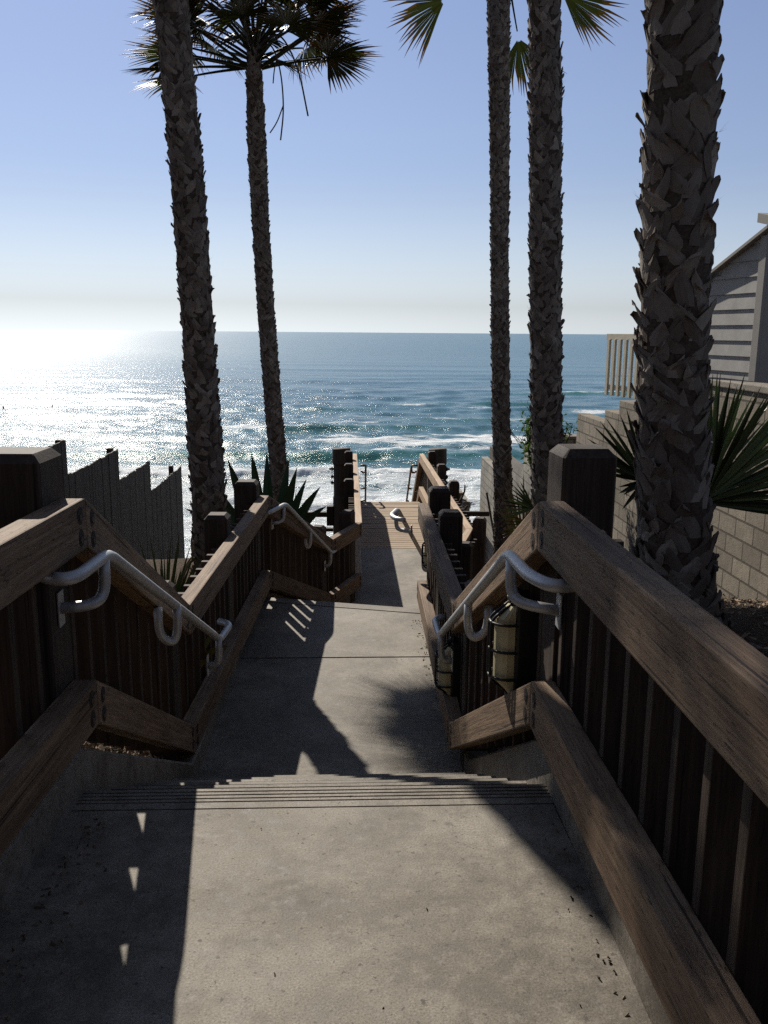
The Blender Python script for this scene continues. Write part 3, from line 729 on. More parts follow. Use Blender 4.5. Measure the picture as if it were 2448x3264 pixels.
FR = {}
def frond_mesh(key, mat, seed, Lp=.95, Rf=.95, N=34, spread=118, droop=.30, pet_droop=.12, joined=.5, wtip=.25, cup=.18, jag=.12):
    """costapalmate fan leaf: petiole along +X, pleated blade, free drooping tips"""
    rg = random.Random(seed); bm = bmesh.new(); tip = bm.verts.layers.float.new('tip')
    pet = [Vector((Lp * t, 0, -pet_droop * t * t)) for t in [i / 6 for i in range(7)]]
    tube(bm, pet, .016, 6, True, [.026 - .012 * i / 6 for i in range(7)])
    hub = pet[-1]; sl = -2 * pet_droop / Lp
    st = [.06, .28, joined, .75, .9, 1.]
    for i in range(N):
        a = R(-spread + 2 * spread * (i + .5) / N); da = R(spread / N)
        L = Rf * (.72 + .28 * math.cos(a * .62)) * rg.uniform(1 - jag, 1 + jag); dr = droop * rg.uniform(.6, 1.6); bend = rg.uniform(-.10, .10)
        prev = None
        for t in st:
            rad = L * t; hw = math.tan(da) * rad * 1.02 if t <= joined else math.tan(da) * L * joined * (1 - (t - joined) / (1 - joined) * (1 - wtip * .3)) * .95
            if t == 1.: hw = .0015
            aa = a + bend * max(0, t - joined) * 1.6
            c = Vector((math.cos(aa) * rad + .12 * Rf, math.sin(aa) * rad, 0))
            zz = sl * c.x * .6 - cup * abs(math.sin(a)) * rad * .0 - dr * (max(0, t - .35) ** 2) * Rf * 1.4 - cup * Rf * (math.sin(a) ** 2) * t * t
            s = Vector((-math.sin(aa), math.cos(aa), 0)) * hw
            pl_ = .30 * hw
            row = [bm.verts.new(hub + c + s + Vector((0, 0, zz - pl_))), bm.verts.new(hub + c + Vector((0, 0, zz + pl_))), bm.verts.new(hub + c - s + Vector((0, 0, zz - pl_)))]
            for v in row: v[tip] = t
            if prev:
                for k in (0, 1): bm.faces.new((prev[k], prev[k + 1], row[k + 1], row[k]))
            prev = row
    me = bpy.data.meshes.new('frond'); bm.to_mesh(me); bm.free(); me.materials.append(M[mat]); FR[key] = me; return me
for q in range(4): frond_mesh('f%d' % q, 'frond', 20 + q, Lp=.82 + .06 * q, Rf=.80, N=40, joined=.58, droop=.14 + .07 * q, pet_droop=.03 + .05 * q)
frond_mesh('hang', 'frond', 31, Lp=.95, Rf=.70, droop=.16, pet_droop=.05, cup=.10)
frond_mesh('side', 'frond', 35, Lp=.90, Rf=.80, N=36, joined=.6, droop=.12, pet_droop=.04, spread=100, cup=.10)
frond_mesh('narrow', 'frond', 37, Lp=.90, Rf=1.02, N=28, joined=.68, droop=.30, pet_droop=.06, spread=46, cup=.12, jag=.2)
frond_mesh('drymid', 'dry', 32, Lp=.5, Rf=.55, droop=.7, pet_droop=.3, cup=.4)
frond_mesh('young', 'frondy', 33, Lp=.42, Rf=.86, N=28, spread=88, droop=.04, pet_droop=.02, joined=.30, cup=.10, jag=.08)
frond_mesh('yellow', 'frondo', 34, Lp=.35, Rf=.42, N=18, spread=95, droop=.10, pet_droop=.03, joined=.35)
frond_mesh('small', 'frondy', 36, Lp=.42, Rf=.50, N=20, spread=100, droop=.12, pet_droop=.03, joined=.35)
def add_frond(root, key, at, az, el, roll=0., s=1., name='frond'):
    """az: compass in the XY plane from +X, el: rise of the petiole"""
    mw = Matrix.Translation(at) @ Matrix.Rotation(az, 4, 'Z') @ Matrix.Rotation(-el, 4, 'Y') @ Matrix.Rotation(roll, 4, 'X') @ Matrix.Scale(s, 4)
    return place(name, FR[key], None, root, mw)
def crown(root, top, n, seed, lo=-20, s=1., skip=None):
    rg = random.Random(seed)
    for k in range(n):
        f = k / n; el = R(lo + (78 - lo) * f ** .9 + rg.uniform(-6, 6)); az = k * 2.39996 + rg.uniform(-.2, .2)
        key = 'f%d' % min(3, int((1 - f) * 4)) if f > .12 else 'hang'
        at = Vector(top) + Vector((math.cos(az) * .09, math.sin(az) * .09, -.25 + .30 * f))
        add_frond(root, key, at, az, el, rg.uniform(-.35, .35), s * rg.uniform(.88, 1.1))
def palm(label, ax, rad, bw, bh, flare, seed, n, lo=-20, s=1.):
    root = thing('palm_tree', label, 'palm tree', tuple(ax[0]), 'tall fan palms beside the stairway')
    trunk(root, ax, rad, bw, bh, flare, seed)
    if n: crown(root, ax[-1], n, seed + 50, lo, s)
    return root
P1 = palm('leaning palm trunk left of the middle landing, the thicker of the left pair', [(-1.25, 7.95, -1.1), (-1.266, 7.95, -.19), (-1.279, 7.95, .37), (-1.308, 7.95, 1.41), (-1.357, 7.95, 2.77), (-1.442, 7.95, 4.2), (-1.51, 7.95, 5.4), (-1.56, 7.95, 6.25)],
     [(-1.1, .185), (.2, .165), (1.4, .150), (6.4, .142)], .085, .105, .022, 1, 46, 10)  # unseen crown, set low and dense to shade the right rail
P2 = palm('slender palm on the left whose leafy crown shows at the top', [(-0.990, 13.05, -2.4), (-1.029, 13.05, -0.385), (-1.078, 13.05, 0.308), (-1.158, 13.05, 1.649), (-1.216, 13.05, 2.945), (-1.256, 13.05, 4.178), (-1.269, 13.05, 5.150), (-1.260, 13.05, 5.555)],
     [(-2.4, .17), (-.4, .138), (2.9, .128), (4.1, .140), (4.9, .116), (5.6, .09)], 0.072, .09, .016, 2, 0)
P3 = palm('slender palm right of the deck railing, left of a thicker trunk', [(2.66, 14.2, -2.4), (2.60, 14.2, -.94), (2.522, 14.2, .21), (2.427, 14.2, 2.41), (2.355, 14.2, 4.47), (2.27, 14.2, 6.4), (2.25, 14.2, 7.5)],
     [(-2.4, .18), (-.9, .158), (3.0, .150), (5.0, .165), (6.4, .180), (7.5, .12)], .08, .10, .020, 3, 0)
P4 = palm('mid-thick palm trunk behind the big right-hand square post', [(2.17, 9., -1.4), (2.148, 9., -.38), (2.108, 9., .22), (2.047, 9., 1.18), (1.978, 9., 2.55), (1.924, 9., 3.83), (1.867, 9., 4.7), (1.75, 9., 7.2)],
     [(-1.4, .21), (0., .172), (3., .165), (7.2, .15)], .088, .112, .024, 4, 15)
P5 = palm('thickest palm trunk, with coarse flared bark scales, behind the right railing', [(2.02, 4.9, -.35), (1.995, 4.9, -.096), (1.925, 4.9, .275), (1.867, 4.9, .825), (1.824, 4.9, 1.607), (1.791, 4.9, 2.22), (1.772, 4.9, 2.80), (1.751, 4.9, 3.25), (1.62, 4.9, 6.8)],
     [(-.35, .285), (-.05, .25), (.3, .222), (.9, .203), (2.0, .197), (6.8, .17)], .125, .155, .040, 5, 14)
# visible crowns
rg = random.Random(5); top = Vector((-1.26, 13.05, 5.555))
for k in range(36):
    f = k / 36; az = k * 2.39996 + .4; el = R(14 + 66 * f + rg.uniform(-5, 5))
    key = ('hang', 'f3', 'f2', 'f1', 'f0')[min(4, int(f * 5.5))]
    add_frond(P2, key, top + Vector((math.cos(az) * .09, math.sin(az) * .09, -.42 + .5 * f)), az, el, rg.uniform(-.4, .4), rg.uniform(.78, .98))
for az, el, key in ((-6, 10, 'side'), (10, 17, 'hang'), (190, -1, 'side'), (176, -5, 'hang'), (204, 5, 'side'), (168, 14, 'side'), (-25, 28, 'side'), (205, 30, 'side'), (15, 38, 'side'), (165, 40, 'side')):
    add_frond(P2, key, top + Vector((0, 0, -.46)) + Vector((math.cos(R(az)), math.sin(R(az)), 0)) * .1, R(az), R(el), rg.uniform(-.3, .3), .92)
def stalk(root, pts, r=.008, twigs=()):
    bm = bmesh.new(); tube(bm, rounded(pts, .3, 6), r, 6)
    for t in twigs: tube(bm, rounded(t, .1, 4), r * .8, 5)
    mesh_obj('flower_stalk', bm, 'twig', root)
rg2 = random.Random(77)
for az in (150, 185, 215, 250, 300, 20):     # dead fronds round the foot of the nearer left palm
    add_frond(P1, 'drymid', Vector((-1.26 + .17 * math.cos(R(az)), 7.95 + .17 * math.sin(R(az)), -.35 + rg2.uniform(-.2, .15))), R(az), R(rg2.uniform(-60, -15)), rg2.uniform(-.5, .5), rg2.uniform(.4, .6))
stalk(P2, [(-1.170, 12.87, 5.330), (-0.900, 12.78, 5.510), (-0.648, 12.78, 5.060), (-0.522, 12.78, 4.430)], .012)
stalk(P2, [(-1.170, 12.87, 5.285), (-1.008, 12.78, 5.357), (-0.882, 12.78, 5.015), (-0.846, 12.78, 4.520), (-0.900, 12.78, 4.115)], .011, [[(-0.855, 12.78, 4.565), (-0.945, 12.78, 4.340), (-1.044, 12.78, 4.205)], [(-0.918, 12.78, 5.195), (-0.972, 12.78, 5.015), (-0.990, 12.78, 4.835)]])
top3 = Vector((2.25, 14.2, 7.15))
for az, el, key, roll, sc, off in ((181, -24, 'narrow', 1.0, .84, (.08, 0, -.20)), (-2, -14, 'narrow', -1.0, .88, (0, 0, -.22)), (25, -76, 'narrow', -1.2, .78, (.10, .1, -.22))):
    add_frond(P3, key, top3 + Vector((0, 0, -.2)) + Vector((math.cos(R(az)), math.sin(R(az)), 0)) * .1 + Vector(off), R(az), R(el), roll, sc)
for k in range(22):
    az = k * 2.39996; el = R(30 + 50 * k / 22)
    add_frond(P3, 'f%d' % (k % 3), top3 + Vector((math.cos(az) * .08, math.sin(az) * .08, .25 + .25 * k / 22)), az, el, rg.uniform(-.3, .3), 1.)

# ------------------------------------------------------------------ plants
def fan_plant(label, loc, fr, group=None, stem=None):
    root = thing('fan_palm', label, 'young palm', loc, group)
    if stem:
        bm = bmesh.new(); tube(bm, [Vector(loc) - Vector((0, 0, stem)), Vector(loc)], .09, 10, True, [.11, .06]); mesh_obj('stem', bm, 'bark', root)
    for key, az, el, roll, s in fr: add_frond(root, key, Vector(loc), R(az), R(el), R(roll), s)
    return root
def agave(name, label, cat, loc, leaves, mat='agave', seed=1, group=None):
    """leaves: (tip point, width, sag)"""
    root = thing(name, label, cat, loc, group); base = Vector(loc)
    for tipp, w, sag in leaves:
        tipp = Vector(tipp); bm = bmesh.new(); lay = bm.verts.layers.float.new('tip'); d = (tipp - base); s = d.cross(Vector((.35 * d.x, -1., .45)))
        s = s.normalized() if s.length > .05 else Vector((1, 0, 0)); n = s.cross(d).normalized(); prev = None; N = 9
        for i in range(N + 1):
            t = i / N; c = base + d * t + Vector((0, 0, -sag * 4 * t * (t - 1)))
            hw = w / 2 * (pl(t, [(0, .55), (.15, .7), (.45, 1.), (.75, .62), (.93, .2), (1, .015)]))
            th = .012 * (1 - t) + .002
            row = [bm.verts.new(c + s * hw + n * hw * .38), bm.verts.new(c + n * th * .2), bm.verts.new(c - s * hw + n * hw * .38), bm.verts.new(c - n * th)]
            for v in row: v[lay] = t
            if prev:
                for k in range(4): bm.faces.new((prev[k], prev[(k + 1) % 4], row[(k + 1) % 4], row[k]))
            prev = row
        mesh_obj('leaf', bm, mat, root, Matrix.Translation(base))
    return root
agave('agave', 'big dark spiky agave between the left palms, above the lower steps', 'agave', (-.95, 10.5, -1.45),
      [((-1.44, 10.5, .05), .19, .02), ((-1.17, 10.7, .10), .17, .0), ((-1.09, 10.3, .05), .15, .0), ((-1.0, 10.9, .08), .17, 0.), ((-.60, 10.5, -.06), .17, .04), ((-.72, 10.9, .0), .16, .0), ((-.32, 10.5, -.30), .16, .10), ((-.24, 10.4, -.52), .14, .14),
       ((-.42, 10.3, -.62), .12, .08), ((-1.75, 10.6, -.15), .17, .05), ((-1.95, 10.4, -.55), .16, .12), ((-.55, 10.0, -.85), .14, .12), ((-1.3, 9.9, -.75), .14, .1), ((-.50, 10.8, -.25), .15, .05)], group=None)
rg = random.Random(11); lv = []
for k in range(34):
    a = rg.uniform(0, 2 * math.pi); r = rg.uniform(.05, .30); lv.append(((-1.42 + r * math.cos(a) * 1.1, 6.6 + r * math.sin(a), -.30 + rg.uniform(.0, .38) - r * .35), .022, rg.uniform(.0, .06)))
agave('grass_clump', 'spiky green grass clump left of the nearest handrail, before the plank fence', 'grass clump', (-1.42, 6.6, -.80), lv, 'frondy')
lv = []
for k in range(26):
    a = rg.uniform(0, 2 * math.pi); r = rg.uniform(.08, .30); lv.append(((-.86 + r * math.cos(a), 11.6 + r * math.sin(a), -.72 + rg.uniform(0, .35) - r * .5), .02, rg.uniform(.0, .08)))
agave('grass_clump', 'dry brownish grass clump tucked behind the big agave', 'grass clump', (-.86, 11.6, -1.75), lv, 'dry')
lv = [((-1.02 + .28 * math.cos(a), 5.3 + .30 * math.sin(a), -.42 + .05 * math.sin(3 * a)), .04, .10) for a in [i * .8 for i in range(8)]]
agave('bromeliad', 'low rusty orange strappy plant beside the short post at the left step foot', 'plant', (-1.02, 5.3, -.72), lv, 'frondo')
lv = []
for k in range(22):
    a = rg.uniform(0, 2 * math.pi); r = rg.uniform(.15, .45); lv.append(((2.30 + r * math.cos(a), 11.2 + r * math.sin(a), -.55 + rg.uniform(-.35, .25)), .03, rg.uniform(.02, .12)))
agave('dry_yucca', 'clump of pale dried yucca leaves between the two right middle trunks', 'dry plant', (2.36, 11.2, -1.35), lv, 'dry')

def leafy(name, label, cat, centre, size, nleaf, nst, seed, mat='shrub', ls=.05):
    rg = random.Random(seed); root = thing(name, label, cat, (centre[0], centre[1], centre[2] - size[2])); C = Vector(centre)
    bm = bmesh.new(); tips = []
    b0 = C - Vector((0, 0, size[2] * 1.25))
    for _ in range(nst):
        d = Vector((rg.gauss(0, .5) * size[0], rg.gauss(0, .5) * size[1], rg.uniform(-.5, 1.) * size[2])); e = C + d
        mid = (b0 + e) / 2 + Vector((rg.uniform(-.05, .05), rg.uniform(-.05, .05), .05)); tube(bm, [b0, mid, e], .006, 5, True, [.012, .008, .003]); tips.append((mid, e))
    mesh_obj('stems', bm, 'twig', root)
    bm = bmesh.new(); lay = bm.verts.layers.float.new('tip')
    for _ in range(nleaf):
        m, e = rg.choice(tips); p = m.lerp(e, rg.uniform(.15, 1.05)) + Vector((rg.gauss(0, .05), rg.gauss(0, .05), rg.gauss(0, .05)))
        a = Vector((rg.gauss(0, 1), rg.gauss(0, 1), rg.gauss(0, 1))).normalized(); s = a.orthogonal().normalized(); l = ls * rg.uniform(.6, 1.3)
        n = a.cross(s) * l * .12
        q = [bm.verts.new(p), bm.verts.new(p + a * l * .45 + s * l * .24 + n), bm.verts.new(p + a * l), bm.verts.new(p + a * l * .45 - s * l * .24 + n)]
        q[2][lay] = .9; bm.faces.new(q[:3]); bm.faces.new((q[0], q[2], q[3]))
    mesh_obj('foliage', bm, mat, root)
    return root
leafy('shrub', 'leafy green shrub seen in the gap between the two right middle trunks', 'shrub', (2.55, 11.6, .10), (.28, .3, .50), 900, 30, 3, ls=.075)
leafy('shrub', 'small dark shrub just right of the mid-thick trunk, by the stepped wall', 'shrub', (3.35, 13.4, .02), (.16, .2, .25), 260, 12, 4, ls=.06)
rg = random.Random(41); lv = []
HL, HR = Vector((1.83, 5.2, .67)), Vector((2.19, 5.12, .58))
root = thing('fan_palm', 'young fan palm fanning stiff spiky leaves out from behind the thickest trunk', 'young palm', (2.03, 5.3, .40), 'young fan palms in the beds')
bm = bmesh.new(); tube(bm, [(2.03, 5.35, -.5), (2.03, 5.3, .25), (2.0, 5.25, .5)], .07, 10, True, [.10, .07, .04]); mesh_obj('stem', bm, 'bark', root)
def blade(root, base, tipp, w, sag, mat):
    bm = bmesh.new(); lay = bm.verts.layers.float.new('tip'); d = tipp - base; s = d.cross(Vector((rg.uniform(-.5, .5), -1, rg.uniform(-.4, .6)))).normalized(); n = s.cross(d).normalized(); prev = None
    for i in range(8):
        t = i / 7; c = base + d * t - Vector((0, 0, sag * t * t)); hw = w / 2 * pl(t, [(0, .35), (.25, .8), (.5, 1.), (.8, .55), (1, .02)])
        row = [bm.verts.new(c + s * hw + n * hw * .5), bm.verts.new(c), bm.verts.new(c - s * hw + n * hw * .5), bm.verts.new(c - n * .002)]
        for v in row: v[lay] = t
        if prev:
            for k in range(4): bm.faces.new((prev[k], prev[(k + 1) % 4], row[(k + 1) % 4], row[k]))
        prev = row
    return bm
def spiky_leaf(root, hub, stalk_from, spec, mat='frondy'):
    """one fan leaf: its blades share the hub and make a single mesh"""
    bmA = bmesh.new(); layA = bmA.verts.layers.float.new('tip'); tube(bmA, [stalk_from, (stalk_from + hub) / 2 + Vector((0, 0, .02)), hub], .009, 6)
    for tp, w, sag in spec:
        b = blade(root, hub, Vector(tp), w, sag, mat); tmp = bpy.data.meshes.new('tmp'); b.to_mesh(tmp); b.free(); bmA.from_mesh(tmp); bpy.data.meshes.remove(tmp)
    mesh_obj('frond', bmA, mat, root)
tl = [(1.673, 1.118), (1.62, 1.10), (1.569, 1.062), (1.53, 1.04), (1.504, 1.011), (1.472, .936), (1.49, .89), (1.506, .843), (1.553, .766), (1.59, .72), (1.63, .666), (1.66, .62), (1.693, .58), (1.713, .493)]
spiky_leaf(root, HL, Vector((2.0, 5.25, .5)), [((x, 5.2 + rg.uniform(-.12, .12), z), .030, rg.uniform(0, .02)) for x, z in tl])
def fan_tips(a0, a1, n, L, yy, jit):
    return [((HR.x + L * rg.uniform(1 - jit, 1 + jit) * math.cos(a), yy + rg.uniform(-.1, .1), HR.z + L * rg.uniform(1 - jit, 1 + jit) * math.sin(a)), .032, rg.uniform(0, .03)) for a in [R(a0 + (a1 - a0) * k / (n - 1)) for k in range(n)]]
spiky_leaf(root, HR, Vector((2.05, 5.2, .5)), fan_tips(98, 26, 26, .76, 5.10, .12))
spiky_leaf(root, HR + Vector((.02, .12, .03)), Vector((2.05, 5.25, .5)), fan_tips(82, 10, 22, .70, 5.35, .12))
spiky_leaf(root, HR + Vector((-.02, .05, -.04)), Vector((2.05, 5.2, .48)), fan_tips(26, -9, 12, .58, 5.05, .12))
root = thing('fan_palm', 'low green and yellow fan palm between the slender right trunk and the mid-thick one', 'young palm', (2.02, 8.75, -.55), 'young fan palms in the beds')
bm = bmesh.new(); tube(bm, [(2.02, 8.75, -1.4), (2.02, 8.75, -.5)], .06, 9, True, [.09, .05]); mesh_obj('stem', bm, 'bark', root)
h1 = Vector((1.90, 8.62, -.20)); h2_ = Vector((1.88, 8.6, -.36))
spiky_leaf(root, h1, Vector((2.02, 8.75, -.5)), [((h1.x - .36 * math.cos(a), 8.6 + rg.uniform(-.1, .1), h1.z + .36 * math.sin(a)), .022, .03) for a in [R(-14 + 6.5 * k) for k in range(13)]])
spiky_leaf(root, h2_, Vector((2.02, 8.75, -.5)), [((h2_.x - .30 * math.cos(a), 8.6 + rg.uniform(-.1, .1), h2_.z + .30 * math.sin(a)), .020, .03) for a in [R(-22 + 6.5 * k) for k in range(9)]], 'frondo')
# bare twiggy bush and dead stump
rg = random.Random(21)
def branch(bm, p, d, L, r, depth, rg):
    q = p + d * L; m = (p + q) / 2 + Vector((rg.uniform(-.12, .12), 0, rg.uniform(-.05, .05))) * L
    tube(bm, [p, m, q], r, 6, True, [r, r * .85, r * .7])
    if depth:
        for _ in range(rg.choice((2, 2, 3))):
            branch(bm, p.lerp(q, rg.uniform(.45, 1.)), (d + Vector((rg.uniform(-.9, .9), rg.uniform(-.4, .4), rg.uniform(-.2, .6)))).normalized(), L * rg.uniform(.45, .75), r * .6, depth - 1, rg)
dt = thing('dead_shrub', 'gnarled dead black shrub against the surf right of the deck', 'dead shrub', (2.55, 20., -3.2))
bm = bmesh.new()
tube(bm, rounded([(2.62, 20, -4.6), (2.60, 20, -2.9), (2.52, 20, -2.55), (2.56, 20, -2.25), (2.47, 20, -2.0), (2.44, 20, -1.90)], .2, 5), .06, 8, True, None)
for a, b, r in (((2.56, 20, -2.42), (2.72, 20, -2.18), .032), ((2.72, 20, -2.18), (2.76, 20, -1.93), .022), ((2.45, 20, -1.92), (2.50, 20, -1.80), .02), ((2.45, 20, -1.93), (2.38, 20, -1.86), .016), ((2.75, 20, -1.98), (2.82, 20, -1.95), .013), ((2.60, 20, -2.7), (2.84, 20, -2.42), .035)):
    a, b = Vector(a), Vector(b); tube(bm, [a, (a + b) / 2 + Vector((.02, 0, -.02)), b], r, 7, True, [r * 1.1, r, r * .7])
for _ in range(16):
    p = Vector((2.82 + rg.uniform(-.1, .1), 20 + rg.uniform(-.1, .1), -2.42 + rg.uniform(-.05, .05))); branch(bm, p, Vector((rg.uniform(-1, 1), rg.uniform(-.5, .5), rg.uniform(-.2, 1))).normalized(), .09, .01, 1, rg)
mesh_obj('branches', bm, 'twig', dt, smooth=True)
tb = thing('bare_bush', 'bare twiggy bush rising behind the leafy green shrub, against the sea', 'bush', (2.75, 12.4, -.9)); bm = bmesh.new()
for _ in range(7): branch(bm, Vector((2.72 + rg.uniform(-.05, .05), 12.4, -.6)), Vector((rg.uniform(-.35, .3), rg.uniform(-.2, .2), 1)).normalized(), .62, .008, 3, rg)
mesh_obj('branches', bm, 'twig', tb)

# mulch chips on the beds that show
rg = random.Random(31); bm = bmesh.new(); lay = bm.verts.layers.float.new('tip')
def chip(x, y, z, k=1.):
    a = Vector((rg.gauss(0, 1), rg.gauss(0, 1), rg.gauss(0, .35))).normalized(); s = a.orthogonal().normalized() ; L = rg.uniform(.012, .045) * k; w = L * rg.uniform(.12, .3)
    c = Vector((x, y, z)); u = a.cross(s) * .002
    q = [bm.verts.new(c - a * L / 2 + s * w), bm.verts.new(c + a * L / 2 + s * w * .6), bm.verts.new(c + a * L / 2 - s * w * .6), bm.verts.new(c - a * L / 2 - s * w)]
    q2 = [bm.verts.new(v.co - u * 2) for v in q]; bm.faces.new(q); bm.faces.new(q2[::-1])
    for k in range(4): bm.faces.new((q[k], q[(k + 1) % 4], q2[(k + 1) % 4], q2[k]))
for _ in range(4200):
    y = rg.uniform(2.7, 5.2); x = -1.0 - abs(rg.gauss(0, .35)); chip(x, y, ground_z(x, y) + rg.uniform(.0, .03))
for _ in range(1600):
    y = rg.uniform(2.9, 5.); x = .84 + abs(rg.gauss(0, .3)); chip(x, y, ground_z(x, y) + rg.uniform(.0, .03))
for _ in range(2600):
    y = rg.uniform(4., 9.); x = rg.uniform(1.6, 3.95); chip(x, y, ground_z(x, y) + rg.uniform(.0, .04))
o = mesh_obj('mulch', bm, 'chip'); o['kind'] = 'stuff'
bm = bmesh.new(); lay = bm.verts.layers.float.new('tip')
for _ in range(190):
    if rg.random() < .5: chip(.66 - abs(rg.gauss(0, .05)), rg.uniform(4.6, 7.3), ZB - .012 + rg.uniform(-.012, .0), .55)
    elif rg.random() < .2: chip(.67 - abs(rg.gauss(0, .03)), rg.uniform(1.6, 2.6), .003, .3)
    elif rg.random() < .12: chip(rg.uniform(-.8, .62), rg.uniform(1.6, 2.6), .002, .18)
    else: chip(-.85 + abs(rg.gauss(0, .05)), rg.uniform(1.6, 2.6), .003, .4)
o = mesh_obj('leaf_litter', bm, 'chip'); o['kind'] = 'stuff'

# ------------------------------------------------------------------ plank fence on the left
ft = thing('plank_fence', 'stepped grey vertical plank fence in shade on the far left', 'fence', (-4., 14., -2.4))
def panel(y0, y1, zt, zb=-4.):
    bm = bmesh.new(); y = y0
    while y < y1 - .02:
        w = .139; dz = rnd.uniform(-.02, .012); dx = rnd.uniform(-.004, .004)
        box(bm, -4.0 + dx, -3.978 + dx, y + .002, min(y + w, y1), zb, zt + dz, .002); y += .142
    mesh_obj('panel', bm, 'fence', ft, frame_x((-4, y0, zb), (-4, y0, zt)))
for y0, y1, zt in ((7.0, 9.7, .5), (9.72, 12.5, .02), (12.52, 15.27, -.485), (15.27, 17.69, -1.03), (17.70, 21.0, -1.65)): panel(y0, y1, zt)
for y, zt in ((7.0, .55), (9.7, .5), (12.5, .02), (15.1, -.44), (20.2, -1.52)):
    post(ft, -4.07, y, 0, .10, zt, -4., 'fence', .004)
for y0, y1, zt in ((7, 9.7, .2), (9.72, 12.5, -.28), (12.52, 15.27, -.8), (15.27, 17.69, -1.35), (17.7, 21, -1.95)):
    bm = bmesh.new(); box(bm, -4.04, -4.003, y0, y1, zt - .09, zt); mesh_obj('back_rail', bm, 'fence', ft, frame_x((-4, y0, zt), (-4, y1, zt)))

# ------------------------------------------------------------------ block walls on the right
def block_wall(label, x0, x1, steps, mat='block', cap=True, zb=-4.5):
    root = thing('block_wall', label, 'block wall', (x0, steps[0][0], zb + 2))
    for (y0, y1, zt) in steps:
        bm = bmesh.new(); box(bm, x0, x1, y0, y1 - .004, zb, zt, .01); mesh_obj('wall_section', bm, mat, root)
        if cap:
            bm = bmesh.new(); box(bm, x0 - .012, x1 + .012, y0 + .003, y1 - .007, zt + .001, zt + .055, .008); mesh_obj('cap_course', bm, 'concrete', root)
    return root
block_wall('tan block retaining wall on the right, stepping down towards the sea', 4.0, 4.22,
           [(-2., 9.9, 1.0), (9.9, 11.5, .8), (11.5, 12.7, .6), (12.7, 13.4, .4), (13.4, 15.0, .2)], cap=False)
bm = bmesh.new(); box(bm, 3.97, 4.26, -2., 9.88, 1.003, 1.075, .012)
tag(mesh_obj('coping', bm, 'concrete'), 'weathered concrete coping along the top of the tan retaining wall', 'coping')
block_wall('short capped block pier beyond the lowest step of the tan wall', 3.86, 4.20, [(15.35, 15.75, -.30)], 'blockpale')
block_wall('lower grey block wall running seaward behind the slender right palm', 4.0, 4.2, [(15.8, 19.4, -.9), (19.4, 22.4, -1.5), (22.4, 25.6, -2.05)], 'blockpale', False, -6.5)
block_wall('low pale block wall fragment beside the dead shrub', 3.30, 3.5, [(24.2, 26.6, -3.15), (26.6, 28.2, -3.6)], 'blockpale', False, -8.)
bm = bmesh.new(); box(bm, 4.22, 4.26, 22., 25.4, -2.6, -1.72)
tag(mesh_obj('board_screen', bm, 'fence', None, frame_x((4.24, 22, -2), (4.24, 25, -2))), 'dark board screen standing on the far end of the grey block wall', 'screen')
timber('brown square timber post standing beside the low pale block wall', (3.22, 24.6, -5.5), (3.22, 24.6, -2.95), .22, .22, 'rail', 'timber_post', 'post')

# ------------------------------------------------------------------ house
hs = thing('house', 'grey clapboard beach house with a sloping gable, right edge', 'house', (5.34, 11.3, .95))
az = R(-10.); wd = Vector((math.sin(az), math.cos(az), 0)); wn = Vector((-math.cos(az), math.sin(az), 0)); c0 = Vector((5.34, 11.3, 0))
RS = .41; RZ = 2.84
bm = bmesh.new(); z = .86; k = 0
while z < RZ - .03:
    z2 = z + .205
    def tmax(zz): return min(3.1, max(.02, (RZ - zz) / RS))
    ta, tb_ = tmax(z + .01), tmax(z2)
    if z > 2.8: break
    a = c0 + wn * .0; 
    p = [c0 + wd * .0 + wn * .030, c0 + wd * ta + wn * .030, c0 + wd * tb_ + wn * .008, c0 + wn * .008]
    q = [c0 - wn * .06, c0 + wd * ta - wn * .06, c0 + wd * tb_ - wn * .06, c0 - wn * .06]
    zz = [z, z, z2 + .012, z2 + .012]
    f = [bm.verts.new((v.x, v.y, h)) for v, h in zip(p, zz)]; b = [bm.verts.new((v.x, v.y, h)) for v, h in zip(q, zz)]
    bm.faces.new(f); bm.faces.new(b[::-1])
    for i in range(4): bm.faces.new((f[i], f[(i + 1) % 4], b[(i + 1) % 4], b[i]))
    z = z2
mesh_obj('wall', bm, 'siding', hs)
# return wall facing the camera side, clapboard too
rd = -wn; bm = bmesh.new(); z = .86
rn = Vector((-wd.x, -wd.y, 0))
while z < 2.75:
    f = [c0 + rn * .030 + rd * .05, c0 + rn * .030 + rd * 5., c0 + rn * .008 + rd * 5., c0 + rn * .008 + rd * .05]; zz = [z, z, z + .215, z + .215]
    v = [bm.verts.new((p.x, p.y, h)) for p, h in zip(f, zz)]; w = [bm.verts.new((p.x - rn.x * .1, p.y - rn.y * .1, h)) for p, h in zip(f, zz)]
    bm.faces.new(v); bm.faces.new(w[::-1])
    for i in range(4): bm.faces.new((v[i], v[(i + 1) % 4], w[(i + 1) % 4], w[i]))
    z += .205
mesh_obj('wall', bm, 'siding', hs)
def obb(bm, o, u, v, w, bev=0.):
    hexa(bm, [o, o + u, o + u + v, o + v, o + w, o + u + w, o + u + v + w, o + v + w], bev)
bm = bmesh.new(); obb(bm, c0 + wn * .045 - wd * .045 + Vector((0, 0, .86)), wd * .14, -wn * .045, Vector((0, 0, 1.93)), .004)
obb(bm, c0 - wd * .045 + Vector((0, 0, .86)), -wn * .14, wd * .045, Vector((0, 0, 1.93)), .004); mesh_obj('corner_trim', bm, 'trim', hs)
bm = bmesh.new(); e0 = c0 + wd * -.1 + wn * .10; e1 = c0 + wd * 3.15 + wn * .10   # rake along the sloping top
z0_, z1_ = RZ + .04, RZ - RS * 3.15
